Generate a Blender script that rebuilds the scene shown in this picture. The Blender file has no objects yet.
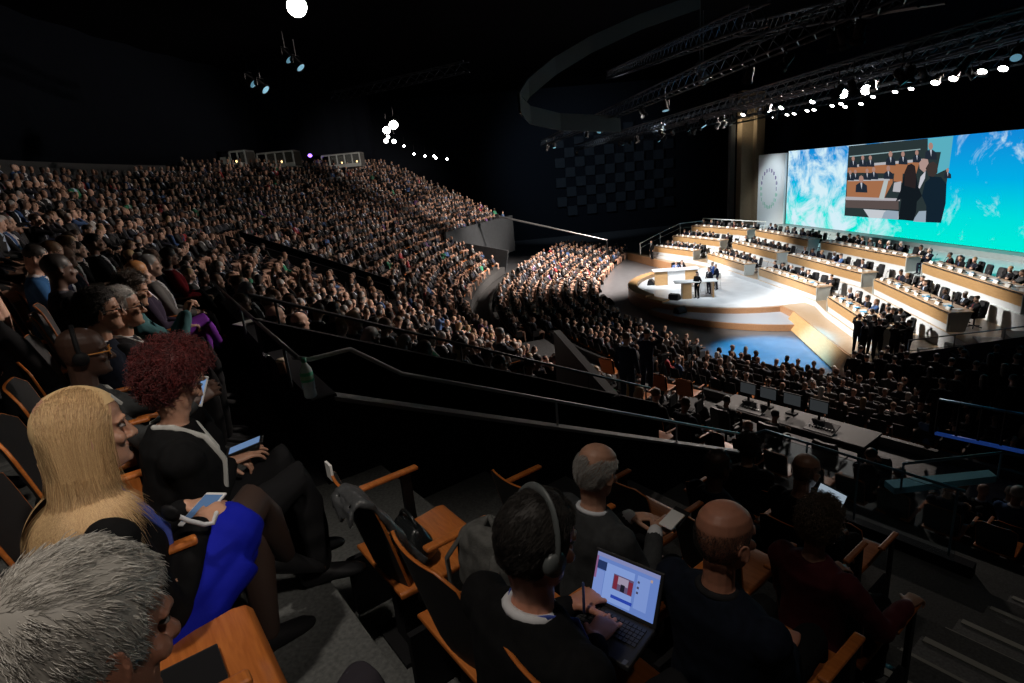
import bpy, math, random
import numpy as np
from mathutils import Vector, Matrix, Quaternion
from mathutils.bvhtree import BVHTree
random.seed(7)
SC = bpy.context.scene
COL = SC.collection
H = 9.0                      # camera height above the arena floor
# ------------------------------------------------------------------ camera
FPX, CX, CY = 566.0, 512.0, 341.5
_p, _r = math.radians(16.1), math.radians(5.2)
CF = Vector((0, math.cos(_p), -math.sin(_p)))
_R = Vector((1, 0, 0)); _U = _R.cross(CF)
CR = math.cos(_r) * _R - math.sin(_r) * _U
CU = math.sin(_r) * _R + math.cos(_r) * _U
CAM = Vector((0, 0, H))
cam_d = bpy.data.cameras.new('camera'); cam = bpy.data.objects.new('camera', cam_d); COL.objects.link(cam)
cam_d.sensor_width = 36.0; cam_d.lens = 36.0 * FPX / 1024.0; cam_d.clip_start = 0.05; cam_d.clip_end = 400
cam.matrix_world = Matrix(((CR.x, CU.x, -CF.x, 0), (CR.y, CU.y, -CF.y, 0), (CR.z, CU.z, -CF.z, H), (0, 0, 0, 1)))
SC.camera = cam
SC.view_settings.view_transform = 'Standard'; SC.view_settings.look = 'None'
SC.view_settings.gamma = 1.0; SC.view_settings.exposure = 0.0; SC.view_settings.use_curve_mapping = False

def ray(x, y):
    return (CF * FPX + CR * (x - CX) - CU * (y - CY)) / FPX
def at_z(x, y, z):                       # where the sight line through a pixel meets height z (above the arena floor)
    d = ray(x, y); return CAM + d * ((z - H) / d.z)
def proj(P):
    q = Vector(P) - CAM; d = q.dot(CF)
    return (CX + FPX * q.dot(CR) / d, CY - FPX * q.dot(CU) / d, d)
# our block of seats: n = the way the seats face, t = to the right of someone seated
NV = Vector((math.sin(math.radians(54)), math.cos(math.radians(54)), 0))
TV = Vector((math.sin(math.radians(144)), math.cos(math.radians(144)), 0))
def nt(n, t, z): return NV * n + TV * t + Vector((0, 0, z))
def fl(j): return 7.45 - 0.42 * j        # tread height of row j of our block
# screen wall frame
SD = Vector((math.sin(math.radians(-4.4)), math.cos(math.radians(-4.4)), 0))
SN = Vector((SD.y, -SD.x, 0))
def sp(s, p, z): return SD * s + SN * p + Vector((0, 0, z))
def on_p(x, y, p):                       # sight line meets the plane parallel to the screen, p metres off
    d = ray(x, y); return CAM + d * (p / d.dot(SN))

# ------------------------------------------------------------------ mesh builder
def axes(d, ref=(0, 0, 1)):
    y = Vector(d).normalized(); r = Vector(ref)
    if abs(y.dot(r.normalized())) > .985: r = Vector((1, 0, 0)) if abs(y.x) < .8 else Vector((0, 1, 0))
    x = y.cross(r).normalized(); z = x.cross(y).normalized()
    return x, y, z
class MB:
    def __init__(s): s.v = []; s.f = []; s.m = []
    def add(s, vs, fs, mi=0):
        o = len(s.v); s.v += [tuple(v) for v in vs]; s.f += [tuple(i + o for i in f) for f in fs]; s.m += [mi] * len(fs)
    def box(s, c, size, ax=None, mi=0, top=(1, 1)):
        hx, hy, hz = size[0] / 2, size[1] / 2, size[2] / 2; c = Vector(c)
        X, Y, Z = ax if ax else (Vector((1, 0, 0)), Vector((0, 1, 0)), Vector((0, 0, 1)))
        vs = []
        for k in (-1, 1):
            a, b = (top if k > 0 else (1, 1))
            for i, j in ((-1, -1), (1, -1), (1, 1), (-1, 1)):
                vs.append(c + X * hx * i * a + Y * hy * j * b + Z * hz * k)
        s.add(vs, [(3, 2, 1, 0), (4, 5, 6, 7), (0, 1, 5, 4), (1, 2, 6, 5), (2, 3, 7, 6), (3, 0, 4, 7)], mi)
    def beam(s, a, b, w, h, mi=0, ref=(0, 0, 1)):
        a, b = Vector(a), Vector(b); x, y, z = axes(b - a, ref)
        s.box((a + b) / 2, (w, (b - a).length, h), (x, y, z), mi)
    def loft(s, rings, mi=0, cap=True, closed=True):
        n = len(rings[0]); vs = [v for r in rings for v in r]; fs = []
        for i in range(len(rings) - 1):
            for k in range(n if closed else n - 1):
                a = i * n + k; b = i * n + (k + 1) % n
                fs.append((a, b, b + n, a + n))
        if cap and closed:
            fs.append(tuple(range(n - 1, -1, -1))); fs.append(tuple((len(rings) - 1) * n + k for k in range(n)))
        s.add(vs, fs, mi)
    def tube(s, pts, rad, seg=8, mi=0, ref=(0, 0, 1), flat=1.0, round_ends=True):
        pts = [Vector(p) for p in pts]; n = len(pts)
        if not hasattr(rad, '__len__'): rad = [rad] * n
        pts2, r2 = list(pts), list(rad)
        if round_ends:
            d0 = (pts[0] - pts[1]).normalized(); d1 = (pts[-1] - pts[-2]).normalized()
            pre = [(pts[0] + d0 * rad[0] * math.sin(a), rad[0] * math.cos(a)) for a in (1.25, .7)]
            post = [(pts[-1] + d1 * rad[-1] * math.sin(a), rad[-1] * math.cos(a)) for a in (.7, 1.25)]
            pts2 = [p for p, _ in pre] + pts2 + [p for p, _ in post]; r2 = [q for _, q in pre] + r2 + [q for _, q in post]
        rings = []; xprev = None
        for i, p in enumerate(pts2):
            d = pts2[min(i + 1, len(pts2) - 1)] - pts2[max(i - 1, 0)]
            if xprev is None: x, y, z = axes(d, ref)
            else:
                y = d.normalized(); x = (xprev - y * xprev.dot(y)).normalized(); z = x.cross(y)
            xprev = x
            rings.append([p + x * math.cos(2 * math.pi * k / seg) * r2[i] + z * math.sin(2 * math.pi * k / seg) * r2[i] * flat for k in range(seg)])
        s.loft(rings, mi)
    def ell(s, c, r, ax=None, seg=12, nr=8, mi=0):
        c = Vector(c); X, Y, Z = ax if ax else (Vector((1, 0, 0)), Vector((0, 1, 0)), Vector((0, 0, 1)))
        rings = []
        for i in range(nr + 1):
            a = -math.pi / 2 + math.pi * (i + (0.12 if i == 0 else -.12 if i == nr else 0)) / nr
            rings.append([c + X * r[0] * math.cos(a) * math.cos(2 * math.pi * k / seg) + Y * r[1] * math.cos(a) * math.sin(2 * math.pi * k / seg) + Z * r[2] * math.sin(a) for k in range(seg)])
        s.loft(rings, mi)
    def lathe(s, c, prof, seg=16, mi=0, ax=None):
        c = Vector(c); X, Y, Z = ax if ax else (Vector((1, 0, 0)), Vector((0, 1, 0)), Vector((0, 0, 1)))
        s.loft([[c + X * r * math.cos(2 * math.pi * k / seg) + Y * r * math.sin(2 * math.pi * k / seg) + Z * z for k in range(seg)] for r, z in prof], mi)
    def prism(s, poly, z0, z1, mi=0):
        n = len(poly); s.add([(p[0], p[1], z0) for p in poly] + [(p[0], p[1], z1) for p in poly],
              [tuple(range(n - 1, -1, -1)), tuple(range(n, 2 * n))] + [(k, (k + 1) % n, (k + 1) % n + n, k + n) for k in range(n)], mi)
    def slab(s, quad, th, mi=0):        # a thick plate under a polygon in space
        q = [Vector(p) for p in quad]; nn = (q[1] - q[0]).cross(q[2] - q[0]).normalized(); n = len(q)
        s.add(q + [p - nn * th for p in q], [tuple(range(n)), tuple(range(2 * n - 1, n - 1, -1))] + [((k + 1) % n, k, k + n, (k + 1) % n + n) for k in range(n)], mi)
    def xf(s, M): s.v = [tuple(M @ Vector(v)) for v in s.v]; return s
    def mesh(s, name, mats, smooth=False):
        me = bpy.data.meshes.new(name); me.from_pydata(s.v, [], s.f); me.update()
        for m in (mats if isinstance(mats, (list, tuple)) else [mats]): me.materials.append(m)
        me.polygons.foreach_set('material_index', s.m)
        if smooth: me.polygons.foreach_set('use_smooth', [True] * len(s.f))
        return me
    def build(s, name, mats, parent=None, smooth=False, bevel=0, loc=None):
        o = bpy.data.objects.new(name, s.mesh(name, mats, smooth)); COL.objects.link(o)
        if parent: o.parent = parent
        if loc is not None: o.location = loc
        if bevel:
            b = o.modifiers.new('bevel', 'BEVEL'); b.width = bevel; b.segments = 2; b.limit_method = 'ANGLE'
        return o
def tag(o, label=None, cat=None, group=None, kind=None):
    if label: o['label'] = label
    if cat: o['category'] = cat
    if group: o['group'] = group
    if kind: o['kind'] = kind
    return o
def empty(name, loc=(0, 0, 0), rz=0.0, M=None):
    o = bpy.data.objects.new(name, None); COL.objects.link(o); o.empty_display_size = .1
    if M is not None: o.matrix_world = M
    else: o.location = loc; o.rotation_euler = (0, 0, rz)
    return o
KIDS = {}
def dup(root, loc=None, rz=None, M=None):
    def cp(o, par):
        c = o.copy(); COL.objects.link(c)
        if par is not None: c.parent = par
        for ch in o.children: cp(ch, c)
        return c
    r = cp(root, None)
    for k in ('label', 'group'):
        if k in r: del r[k]
    if M is not None: r.matrix_world = M
    if loc is not None: r.location = loc
    if rz is not None: r.rotation_euler = (0, 0, rz)
    return r
def struct(name, mb, m, **kw):
    o = mb.build(name, m, **kw); o['kind'] = 'structure'; return o

# ------------------------------------------------------------------ materials
MATS = {}
def mat(name, col, rough=.6, metal=0.0, noise=0.0, nscale=8.0, bump=0.0, bscale=60.0, emit=0.0, ecol=None, spec=.5, trans=0.0, sheen=0.0, coat=0.0):
    if name in MATS: return MATS[name]
    m = bpy.data.materials.new(name); m.use_nodes = True; nt_ = m.node_tree; N = nt_.nodes; L = nt_.links
    b = N['Principled BSDF']; b.inputs['Base Color'].default_value = (*col, 1); b.inputs['Roughness'].default_value = rough
    b.inputs['Metallic'].default_value = metal; b.inputs['Specular IOR Level'].default_value = spec
    if trans: b.inputs['Transmission Weight'].default_value = trans
    if sheen: b.inputs['Sheen Weight'].default_value = sheen
    if coat: b.inputs['Coat Weight'].default_value = coat
    if noise or bump: tc = N.new('ShaderNodeTexCoord')
    if noise:
        n = N.new('ShaderNodeTexNoise'); n.inputs['Scale'].default_value = nscale; n.inputs['Detail'].default_value = 4
        L.new(tc.outputs['Object'], n.inputs['Vector'])
        mx = N.new('ShaderNodeMix'); mx.data_type = 'RGBA'; mx.blend_type = 'MULTIPLY'
        mx.inputs[6].default_value = (*col, 1); rp = N.new('ShaderNodeMapRange')
        rp.inputs[1].default_value = .3; rp.inputs[2].default_value = .7; rp.inputs[3].default_value = 1 - noise; rp.inputs[4].default_value = 1 + noise
        L.new(n.outputs['Fac'], rp.inputs[0]); mx.inputs[0].default_value = 1
        L.new(rp.outputs[0], mx.inputs[7]); L.new(mx.outputs[2], b.inputs['Base Color'])
    if bump:
        n2 = N.new('ShaderNodeTexNoise'); n2.inputs['Scale'].default_value = bscale; L.new(tc.outputs['Object'], n2.inputs['Vector'])
        bp = N.new('ShaderNodeBump'); bp.inputs['Strength'].default_value = bump; bp.inputs['Distance'].default_value = .01
        L.new(n2.outputs['Fac'], bp.inputs['Height']); L.new(bp.outputs['Normal'], b.inputs['Normal'])
    if emit:
        b.inputs['Emission Color'].default_value = (*(ecol or col), 1); b.inputs['Emission Strength'].default_value = emit
        if emit > 4: m.cycles.emission_sampling = 'NONE'
    MATS[name] = m; return m
def wood(name, c1, c2, scale=6.0, rough=.4, stretch=(1, 12, 12)):
    if name in MATS: return MATS[name]
    m = mat(name, c1, rough); N = m.node_tree.nodes; L = m.node_tree.links; b = N['Principled BSDF']
    tc = N.new('ShaderNodeTexCoord'); mp = N.new('ShaderNodeMapping'); mp.inputs['Scale'].default_value = stretch
    n = N.new('ShaderNodeTexNoise'); n.inputs['Scale'].default_value = scale; n.inputs['Detail'].default_value = 6; n.inputs['Distortion'].default_value = .6
    r = N.new('ShaderNodeValToRGB'); r.color_ramp.elements[0].color = (*c1, 1); r.color_ramp.elements[1].color = (*c2, 1)
    r.color_ramp.elements[0].position = .35; r.color_ramp.elements[1].position = .65
    L.new(tc.outputs['Object'], mp.inputs[0]); L.new(mp.outputs[0], n.inputs['Vector']); L.new(n.outputs['Fac'], r.inputs[0]); L.new(r.outputs[0], b.inputs['Base Color'])
    return m
def attr_mat(name, attr, rough, typ='OBJECT', sheen=0, vary=.0):
    m = mat(name, (.5, .5, .5), rough, spec=.5 if 'skin' in name or 'hair' in name else .12); N = m.node_tree.nodes; L = m.node_tree.links
    a = N.new('ShaderNodeAttribute'); a.attribute_type = typ; a.attribute_name = attr
    L.new(a.outputs['Color'], N['Principled BSDF'].inputs['Base Color']); 
    if sheen: N['Principled BSDF'].inputs['Sheen Weight'].default_value = sheen
    return m
BLK = mat('black_paint', (.010, .010, .011), .6, spec=.2)
BLKM = mat('black_metal', (.02, .02, .022), .4, .6)
STEEL = mat('brushed_steel', (.42, .43, .44), .35, .9)
WALLM = mat('dark_wall_paint', (.012, .0125, .015), .8, noise=.2, nscale=1.5, spec=.12)
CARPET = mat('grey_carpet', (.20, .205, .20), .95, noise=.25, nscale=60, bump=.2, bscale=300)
ORANGE = wood('orange_plywood', (.42, .118, .022), (.55, .175, .038), 5.0, .38, (1.5, 14, 14))
# ================================================================== people
def rot(ax, deg): return Matrix.Rotation(math.radians(deg), 3, ax)
V = Vector
def head_pieces(mb, c, M, k=1.0, ears=True, nose=1.0, female=False, mi=0):
    """head, neck excluded; c = eye-level centre, M = 3x3 (columns right, forward, up)"""
    T = lambda x, y, z: V(c) + M @ V((x * k, y * k, z * k))
    jw = .92 if female else 1.0
    R = [(-.118, .066, .012, .022), (-.108, .086, .000, .036 * jw), (-.088, .092, -.030, .049 * jw), (-.060, .089, -.066, .058 * jw), (-.030, .086, -.084, .066),
         (0, .081, -.094, .071), (.026, .090, -.100, .0745), (.055, .087, -.103, .0755), (.085, .072, -.094, .069), (.106, .048, -.074, .053), (.118, .022, -.05, .032), (.1225, .002, -.03, .012)]
    rings = []
    for z, fy, by, w in R:
        cy, ry = (fy + by) / 2, (fy - by) / 2; ring = []
        for i in range(20):
            a = 2 * math.pi * i / 20; ca, sa = math.cos(a), math.sin(a)
            e = .95
            ring.append(T(w * math.copysign(abs(ca) ** e, ca), cy + ry * math.copysign(abs(sa) ** .92, sa), z))
        rings.append(ring)
    mb.loft(rings, mi)
    n = nose * (.86 if female else 1)
    mb.tube([T(0, .082, .016), T(0, .098, -.012), T(0, .112 * (1 + .04 * (n - 1)), -.034)], [.008 * k, .010 * k, .0125 * k * n], 8, mi)
    for sx in (-1, 1):
        mb.ell(T(sx * .011, .098, -.038), (.010 * k, .012 * k, .008 * k), seg=8, nr=5, mi=mi)
        mb.tube([T(sx * .012, .088, .024), T(sx * .034, .086, .027), T(sx * .054, .068, .020)], [.007 * k, .009 * k, .006 * k], 7, mi)
        mb.ell(T(sx * .044, .068, -.026), (.020 * k, .018 * k, .018 * k), seg=8, nr=6, mi=mi)
        if ears:
            E = M @ rot('Z', -sx * 22)
            X, Y, Z = E @ V((1, 0, 0)), E @ V((0, 1, 0)), E @ V((0, 0, 1))
            cc = T(sx * .080, -.012, -.012)
            mb.ell(cc, (.008 * k, .018 * k, .030 * k), (X, Y, Z), 8, 6, mi)
            pts = [cc + (Y * math.cos(a) * .017 + Z * math.sin(a) * .031 + X * sx * .006) * k for a in [x * .45 - .9 for x in range(10)]]
            mb.tube(pts, .0048 * k, 6, mi)
    mb.ell(T(0, .087, -.0585), (.022 * k, .006 * k, .005 * k), (M.col[0], M.col[1], M.col[2]), 10, 6, mi)
    mb.ell(T(0, .086, -.0685), (.019 * k, .006 * k, .0055 * k), (M.col[0], M.col[1], M.col[2]), 10, 6, mi)
    mb.ell(T(0, .086, -.098), (.022 * k, .013 * k, .014 * k), (M.col[0], M.col[1], M.col[2]), 10, 6, mi)
def hand_pieces(mb, w, d, pn, side=1, curl=(35, 40, 30), spread=5, k=1.0, thumb=(40, 25), mi=0, curls=None):
    """w wrist, d finger direction, pn = direction the palm looks, side=+1 thumb on d x pn side"""
    d = V(d).normalized(); pn = V(pn); pn = (pn - d * pn.dot(d)).normalized(); s = d.cross(pn).normalized() * side   # s: towards thumb
    w = V(w); Lp = .092 * k
    rings = []
    for f, hw, th in ((-.12, .026, .019), (.1, .031, .018), (.5, .039, .016), (.85, .042, .0135), (1.02, .039, .010)):
        c = w + d * Lp * f; rings.append([c + s * hw * k * math.cos(a) + pn * th * k * math.sin(a) for a in [2 * math.pi * i / 12 for i in range(12)]])
    mb.loft(rings, mi)
    lens = [(.044, .025, .020), (.048, .029, .021), (.045, .027, .021), (.035, .021, .018)]
    for i in range(4):
        off = (.031 - .0205 * i); c0 = w + d * (Lp * (.93 if i in (1, 2) else .88)) + s * off * k
        cu = curls[i] if curls else curl
        yaw = math.radians((1.4 - i) * spread); dd = (d * math.cos(yaw) + s * math.sin(yaw)).normalized(); ang = 0; pts = [c0 - dd * .012]; p = c0
        rr = [.0095 * k, .0095 * k]; pts.append(c0)
        for q in range(3):
            ang += math.radians(cu[q] + (i - 1) * 3); v = dd * math.cos(ang) + pn * math.sin(ang); p = p + v * lens[i][q] * k; pts.append(p); rr.append((.0088 - .0009 * q) * k)
        mb.tube(pts, rr, 8, mi)
    p = w + d * Lp * .22 + s * .026 * k; a1, a2 = math.radians(thumb[0]), math.radians(thumb[1])
    v = (d * math.cos(a1) + s * math.sin(a1)).normalized(); v = (v + pn * .35).normalized()
    pts = [p - v * .01, p, p + v * .042 * k]; v2 = (v * math.cos(a2) + d * math.sin(a2) * .8 + pn * .25).normalized()
    pts += [pts[-1] + v2 * .032 * k]; pts += [pts[-1] + (v2 + pn * .15).normalized() * .026 * k]
    mb.tube(pts, [.014 * k, .014 * k, .0115 * k, .0105 * k, .0085 * k], 8, mi)
def ik(S, W, l1, l2, hint):
    S, W = V(S), V(W); d = W - S; L = d.length
    if L > (l1 + l2) * .985: W = S + d.normalized() * (l1 + l2) * .985; d = W - S; L = d.length
    a = (l1 * l1 - l2 * l2 + L * L) / (2 * L); h = math.sqrt(max(l1 * l1 - a * a, 0)); u = d.normalized(); hv = V(hint); hv = (hv - u * hv.dot(u)).normalized()
    return S + u * a + hv * h, W
def figure(stand=False, lean=-6, yaw=0, pitch=0, roll=0, twist=0, hl=None, hr=None, legs='knees', female=False, k=1.0, nose=1.0, wide=1.0, neckf=.03,
           handL=None, handR=None, ehL=(-.5, -.5, -1), ehR=(.5, -.5, -1), thighs=True, skirt=False, headk=1.0, hip=None, hand_scale=1.0):
    """All lengths in metres, origin on the ground under the hips, facing +Y. Returns the groups of closed pieces."""
    G = {g: MB() for g in ('skin', 'jacket', 'trousers', 'shoe')}
    hz = hip if hip else (.93 if stand else .51); P = V((0, 0, hz)); l = math.radians(lean); tw = rot('Z', twist)
    u = tw @ V((0, math.sin(l), math.cos(l))); X = tw @ V((1, 0, 0)); Y = X.cross(u) * -1; Y = u.cross(X)
    sw = wide * (.9 if female else 1)
    def trunk(mb, infl, mi=0):
        rings = []
        for s, rx, ry, oy in ((-.10, .130, .100, 0), (-.05, .168, .122, 0), (.03, .172, .124, 0), (.13, .158, .116, .004), (.24, .166, .118, .008), (.35, .186, .117, .004), (.42, .178, .104, -.006), (.465, .125, .078, -.012), (.50, .066, .062, -.012)):
            c = P + u * s + Y * oy
            if female and .2 < s < .36: c = c + Y * .012
            rings.append([c + X * (rx * sw + infl) * math.cos(a) + Y * (ry * (.94 + .06 * wide) + infl) * math.sin(a) for a in [2 * math.pi * i / 20 for i in range(20)]])
        mb.loft(rings, mi)
    trunk(G['skin'], -.008); trunk(G['jacket'], .010)
    neck0 = P + u * .46 + Y * -.012; hc = P + u * .50 + V((0, 0, .165 * headk)) + Y * neckf
    M = tw @ rot('Z', yaw) @ rot('X', pitch) @ rot('Y', roll)
    G['skin'].tube([neck0, P + u * .53 + Y * .0, hc + M @ V((0, -.022, -.055))], [.062 if not female else .05, .055 if not female else .045, .055 if not female else .046], 12)
    head_pieces(G['skin'], hc, M, headk * (1 if not female else .96), nose=nose, female=female)
    info = {'head': hc, 'M': M, 'u': u, 'X': X, 'Y': Y, 'P': P, 'hk': headk * (1 if not female else .96)}
    for sx, tgt, hint, hnd in ((-1, hl, ehL, handL), (1, hr, ehR, handR)):
        S = P + u * .415 + X * sx * .172 * sw + Y * -.008
        if tgt is None: tgt = V((sx * .10, .28, hz + .12)) if not stand else V((sx * .27, .05, .86))
        E, W = ik(S, tgt, .285 * k, .25 * k, hint)
        G['skin'].tube([S, S.lerp(E, .5), E, E.lerp(W, .3), W], [.052, .045, .038, .038, .026], 10)
        G['jacket'].tube([S - X * sx * .03, S, S.lerp(E, .5), E, E.lerp(W, .4), W.lerp(E, .08)], [.062, .071, .062, .054, .050, .040], 12)
        G['jacket'].ell(S - V((0, 0, .004)), (.074, .074, .074)); G['jacket'].ell(E, (.058, .058, .058))
        dr = (W - E).normalized(); hd = dict(d=None, pn=V((0, .1, -1)), side=sx); hd.update(hnd or {})
        dd = V(hd.pop('d') or dr)
        hand_pieces(G['skin'], W, dd, k=hand_scale * (.9 if female else 1.0), **hd)
        info['wrist' + 'LR'[sx > 0]] = W; info['elbow' + 'LR'[sx > 0]] = E; info['sh' + 'LR'[sx > 0]] = S; info['fd' + 'LR'[sx > 0]] = dd
    for sx in (-1, 1):
        Hj = P + X * sx * .092 + V((0, 0, -.035))
        if stand:
            K = V((sx * .10, .02, .49)); A = V((sx * .11, -.02, .08)); foot = A
            if legs == 'stride': K = V((sx * .10, sx * .12, .50)); A = V((sx * .11, sx * .2 - .03, .09))
        elif legs == 'crossed' and sx > 0: K = V((-.02, .44, .62)); A = V((-.20, .56, .26))
        elif legs == 'crossed': K = V((-.09, .43, .47)); A = V((-.08, .40, .09))
        elif legs == 'crossed2' and sx < 0: K = V((.02, .44, .62)); A = V((.20, .56, .26))
        elif legs == 'crossed2': K = V((.09, .43, .47)); A = V((.08, .40, .09))
        elif legs == 'wide': K = V((sx * .20, .41, .50)); A = V((sx * .19, .42, .09))
        else: K = V((sx * .105, .44, .505)); A = V((sx * .105, .44, .09))
        G['skin'].tube([Hj, Hj.lerp(K, .5), K, K.lerp(A, .3), A], [.080, .072, .052, .052, .034], 12)
        if not skirt: G['trousers'].tube([Hj, Hj.lerp(K, .5), K, K.lerp(A, .3), A + (K - A) * .04], [.095, .086, .066, .062, .052], 12)
        fd = V((sx * .12, 1, -.12)) if not (legs.startswith('crossed') and K.z > .6) else V((0, .85, -.5)); fd.normalize()
        A2 = A + V((0, 0, -.035)); side = fd.cross(V((0, 0, 1))).normalized(); upv = side.cross(fd)
        rings = []
        for f, hw, h, z in ((-.085, .022, .02, .0), (-.07, .034, .04, .0), (-.02, .036, .05, .005), (.05, .041, .036, -.010), (.11, .046, .026, -.020), (.155, .038, .02, -.026), (.178, .018, .012, -.030)):
            rings.append([A2 + fd * f + upv * z + side * hw * math.cos(a) + upv * h * math.sin(a) for a in [2 * math.pi * i / 10 for i in range(10)]])
        G['shoe'].loft(rings)
        G['skin'].ell(A2 + fd * .03, (.03, .03, .03))
        info['knee' + 'LR'[sx > 0]] = K
    rings = []
    if not skirt:
        for s, rx, ry in ((-.11, .13, .10), (-.05, .172, .128), (.04, .175, .13), (.09, .16, .12)):
            c = P + u * s; rings.append([c + X * rx * sw * math.cos(a) + Y * ry * math.sin(a) for a in [2 * math.pi * i / 16 for i in range(16)]])
        G['trousers'].loft(rings)
    if skirt:
        G['trousers'] = MB()
        for s0 in (0,):
            kk = (info['kneeL'] + info['kneeR']) / 2; b = P + V((0, 0, -.02)); e = b.lerp(kk, .78); rings = []
            for f, rx, rz in ((-.25, .15, .11), (0, .19, .125), (.3, .19, .115), (.6, .18, .105), (.9, .168, .098), (1.0, .163, .095)):
                c = b.lerp(e, f); ax_ = (e - b).normalized(); zz = X.cross(ax_)
                rings.append([c + X * rx * math.cos(a) + zz * rz * math.sin(a) for a in [2 * math.pi * i / 20 for i in range(20)]])
            G['trousers'].loft(rings)
            for sx, s_ in ((-1, 'L'), (1, 'R')):
                Hj = P + X * sx * .08 + V((0, 0, -.02)); K = info['knee' + s_]; G['trousers'].tube([Hj, Hj.lerp(K, .4), Hj.lerp(K, .80)], [.112, .104, .090], 14)
    return G, info
TMPS = bpy.data.scenes.new('workbench')
def remesh(mb_list, vox, name='body', smooth=3, disp=None, decim=None):
    """union of the closed pieces as one continuous surface; faces take the material slot of the nearest piece"""
    src = MB()
    for g in mb_list: src.v, o = src.v + list(g.v), len(src.v); src.f += [tuple(i + o for i in f) for f in g.f]; src.m += g.m
    me = bpy.data.meshes.new('tmp'); me.from_pydata(src.v, [], src.f); o = bpy.data.objects.new('tmp', me); TMPS.collection.objects.link(o)
    r = o.modifiers.new('r', 'REMESH'); r.mode = 'VOXEL'; r.voxel_size = vox; r.use_smooth_shade = True
    if smooth:
        s = o.modifiers.new('s', 'SMOOTH'); s.iterations = smooth; s.factor = .5
    if decim:
        d = o.modifiers.new('d', 'DECIMATE'); d.ratio = decim
    dg = TMPS.view_layers[0].depsgraph; dg.update() if dg else None; out = None
    with bpy.context.temp_override(scene=TMPS, view_layer=TMPS.view_layers[0]):
        dg = bpy.context.evaluated_depsgraph_get(); dg.update()
    out = bpy.data.meshes.new_from_object(o.evaluated_get(dg)); out.name = name
    bpy.data.objects.remove(o); bpy.data.meshes.remove(me)
    if len(set(src.m)) > 1:
        bv = BVHTree.FromPolygons([V(v) for v in src.v], src.f)
        n = len(out.polygons); mi = [0] * n
        for i, p in enumerate(out.polygons):
            h = bv.find_nearest(p.center); mi[i] = src.m[h[2]] if h[2] is not None else 0
        out.polygons.foreach_set('material_index', mi)
    if disp:
        from mathutils import noise as NZ
        amp, sc = disp; nv = len(out.vertices); co = np.empty(nv * 3, 'f'); no = np.empty(nv * 3, 'f'); out.vertices.foreach_get('co', co); out.vertices.foreach_get('normal', no)
        co = co.reshape(-1, 3); h = np.array([NZ.noise(V(c) * sc) + .5 * NZ.noise(V((c[0] * 2, c[1] * 2, c[2])) * sc) for c in co.tolist()], 'f'); co += no.reshape(-1, 3) * (h * amp)[:, None]; out.vertices.foreach_set('co', co.reshape(-1))
    out.polygons.foreach_set('use_smooth', [True] * len(out.polygons)); out.update()
    return out
def link(name, me, mats, parent=None):
    me.materials.clear()
    for m in (mats if isinstance(mats, (list, tuple)) else [mats]): me.materials.append(m)
    o = bpy.data.objects.new(name, me); COL.objects.link(o)
    if parent: o.parent = parent
    return o
def strands(lines, r0, r1=None, seg=3):
    mb = MB(); r1 = r0 * .3 if r1 is None else r1
    for pts in lines:
        n = len(pts); mb.tube(pts, [r0 + (r1 - r0) * (i / (n - 1)) ** 1.5 for i in range(n)], seg, 0, round_ends=False)
    return mb
def scalp(rng, M, c, k, infl=.0, zmin=-.02, front=.0):
    """random point + normal on the hair-bearing part of the skull"""
    while 1:
        v = V((rng.gauss(0, 1), rng.gauss(0, 1), rng.gauss(0, 1))).normalized()
        p = V((v.x * (.078 + infl), -.008 + v.y * (.098 + infl), .022 + v.z * (.104 + infl)))
        if p.y > .03 and p.z < .055 + (p.y - .03) * .45 + front: continue
        if p.z < zmin + max(0, p.y + .02) * 1.2: continue
        if p.y < 0 and p.z < zmin - .06: continue
        return p, v
def hair_mat(name, c1, c2, rough=.42):
    if name in MATS: return MATS[name]
    m = mat(name, c1, rough, spec=.6); N = m.node_tree.nodes; L = m.node_tree.links
    g = N.new('ShaderNodeNewGeometry'); r = N.new('ShaderNodeValToRGB'); r.color_ramp.elements[0].color = (*c1, 1); r.color_ramp.elements[1].color = (*c2, 1)
    L.new(g.outputs['Random Per Island'], r.inputs[0]); L.new(r.outputs[0], N['Principled BSDF'].inputs['Base Color']); return m
def skin_mat(name, col):
    m = mat(name, col, .48, noise=.10, nscale=25, bump=.05, bscale=250); b = m.node_tree.nodes['Principled BSDF']
    b.inputs['Subsurface Weight'].default_value = .06; b.inputs['Subsurface Radius'].default_value = (.02, .008, .004); b.inputs['Subsurface Scale'].default_value = .3; return m

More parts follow.
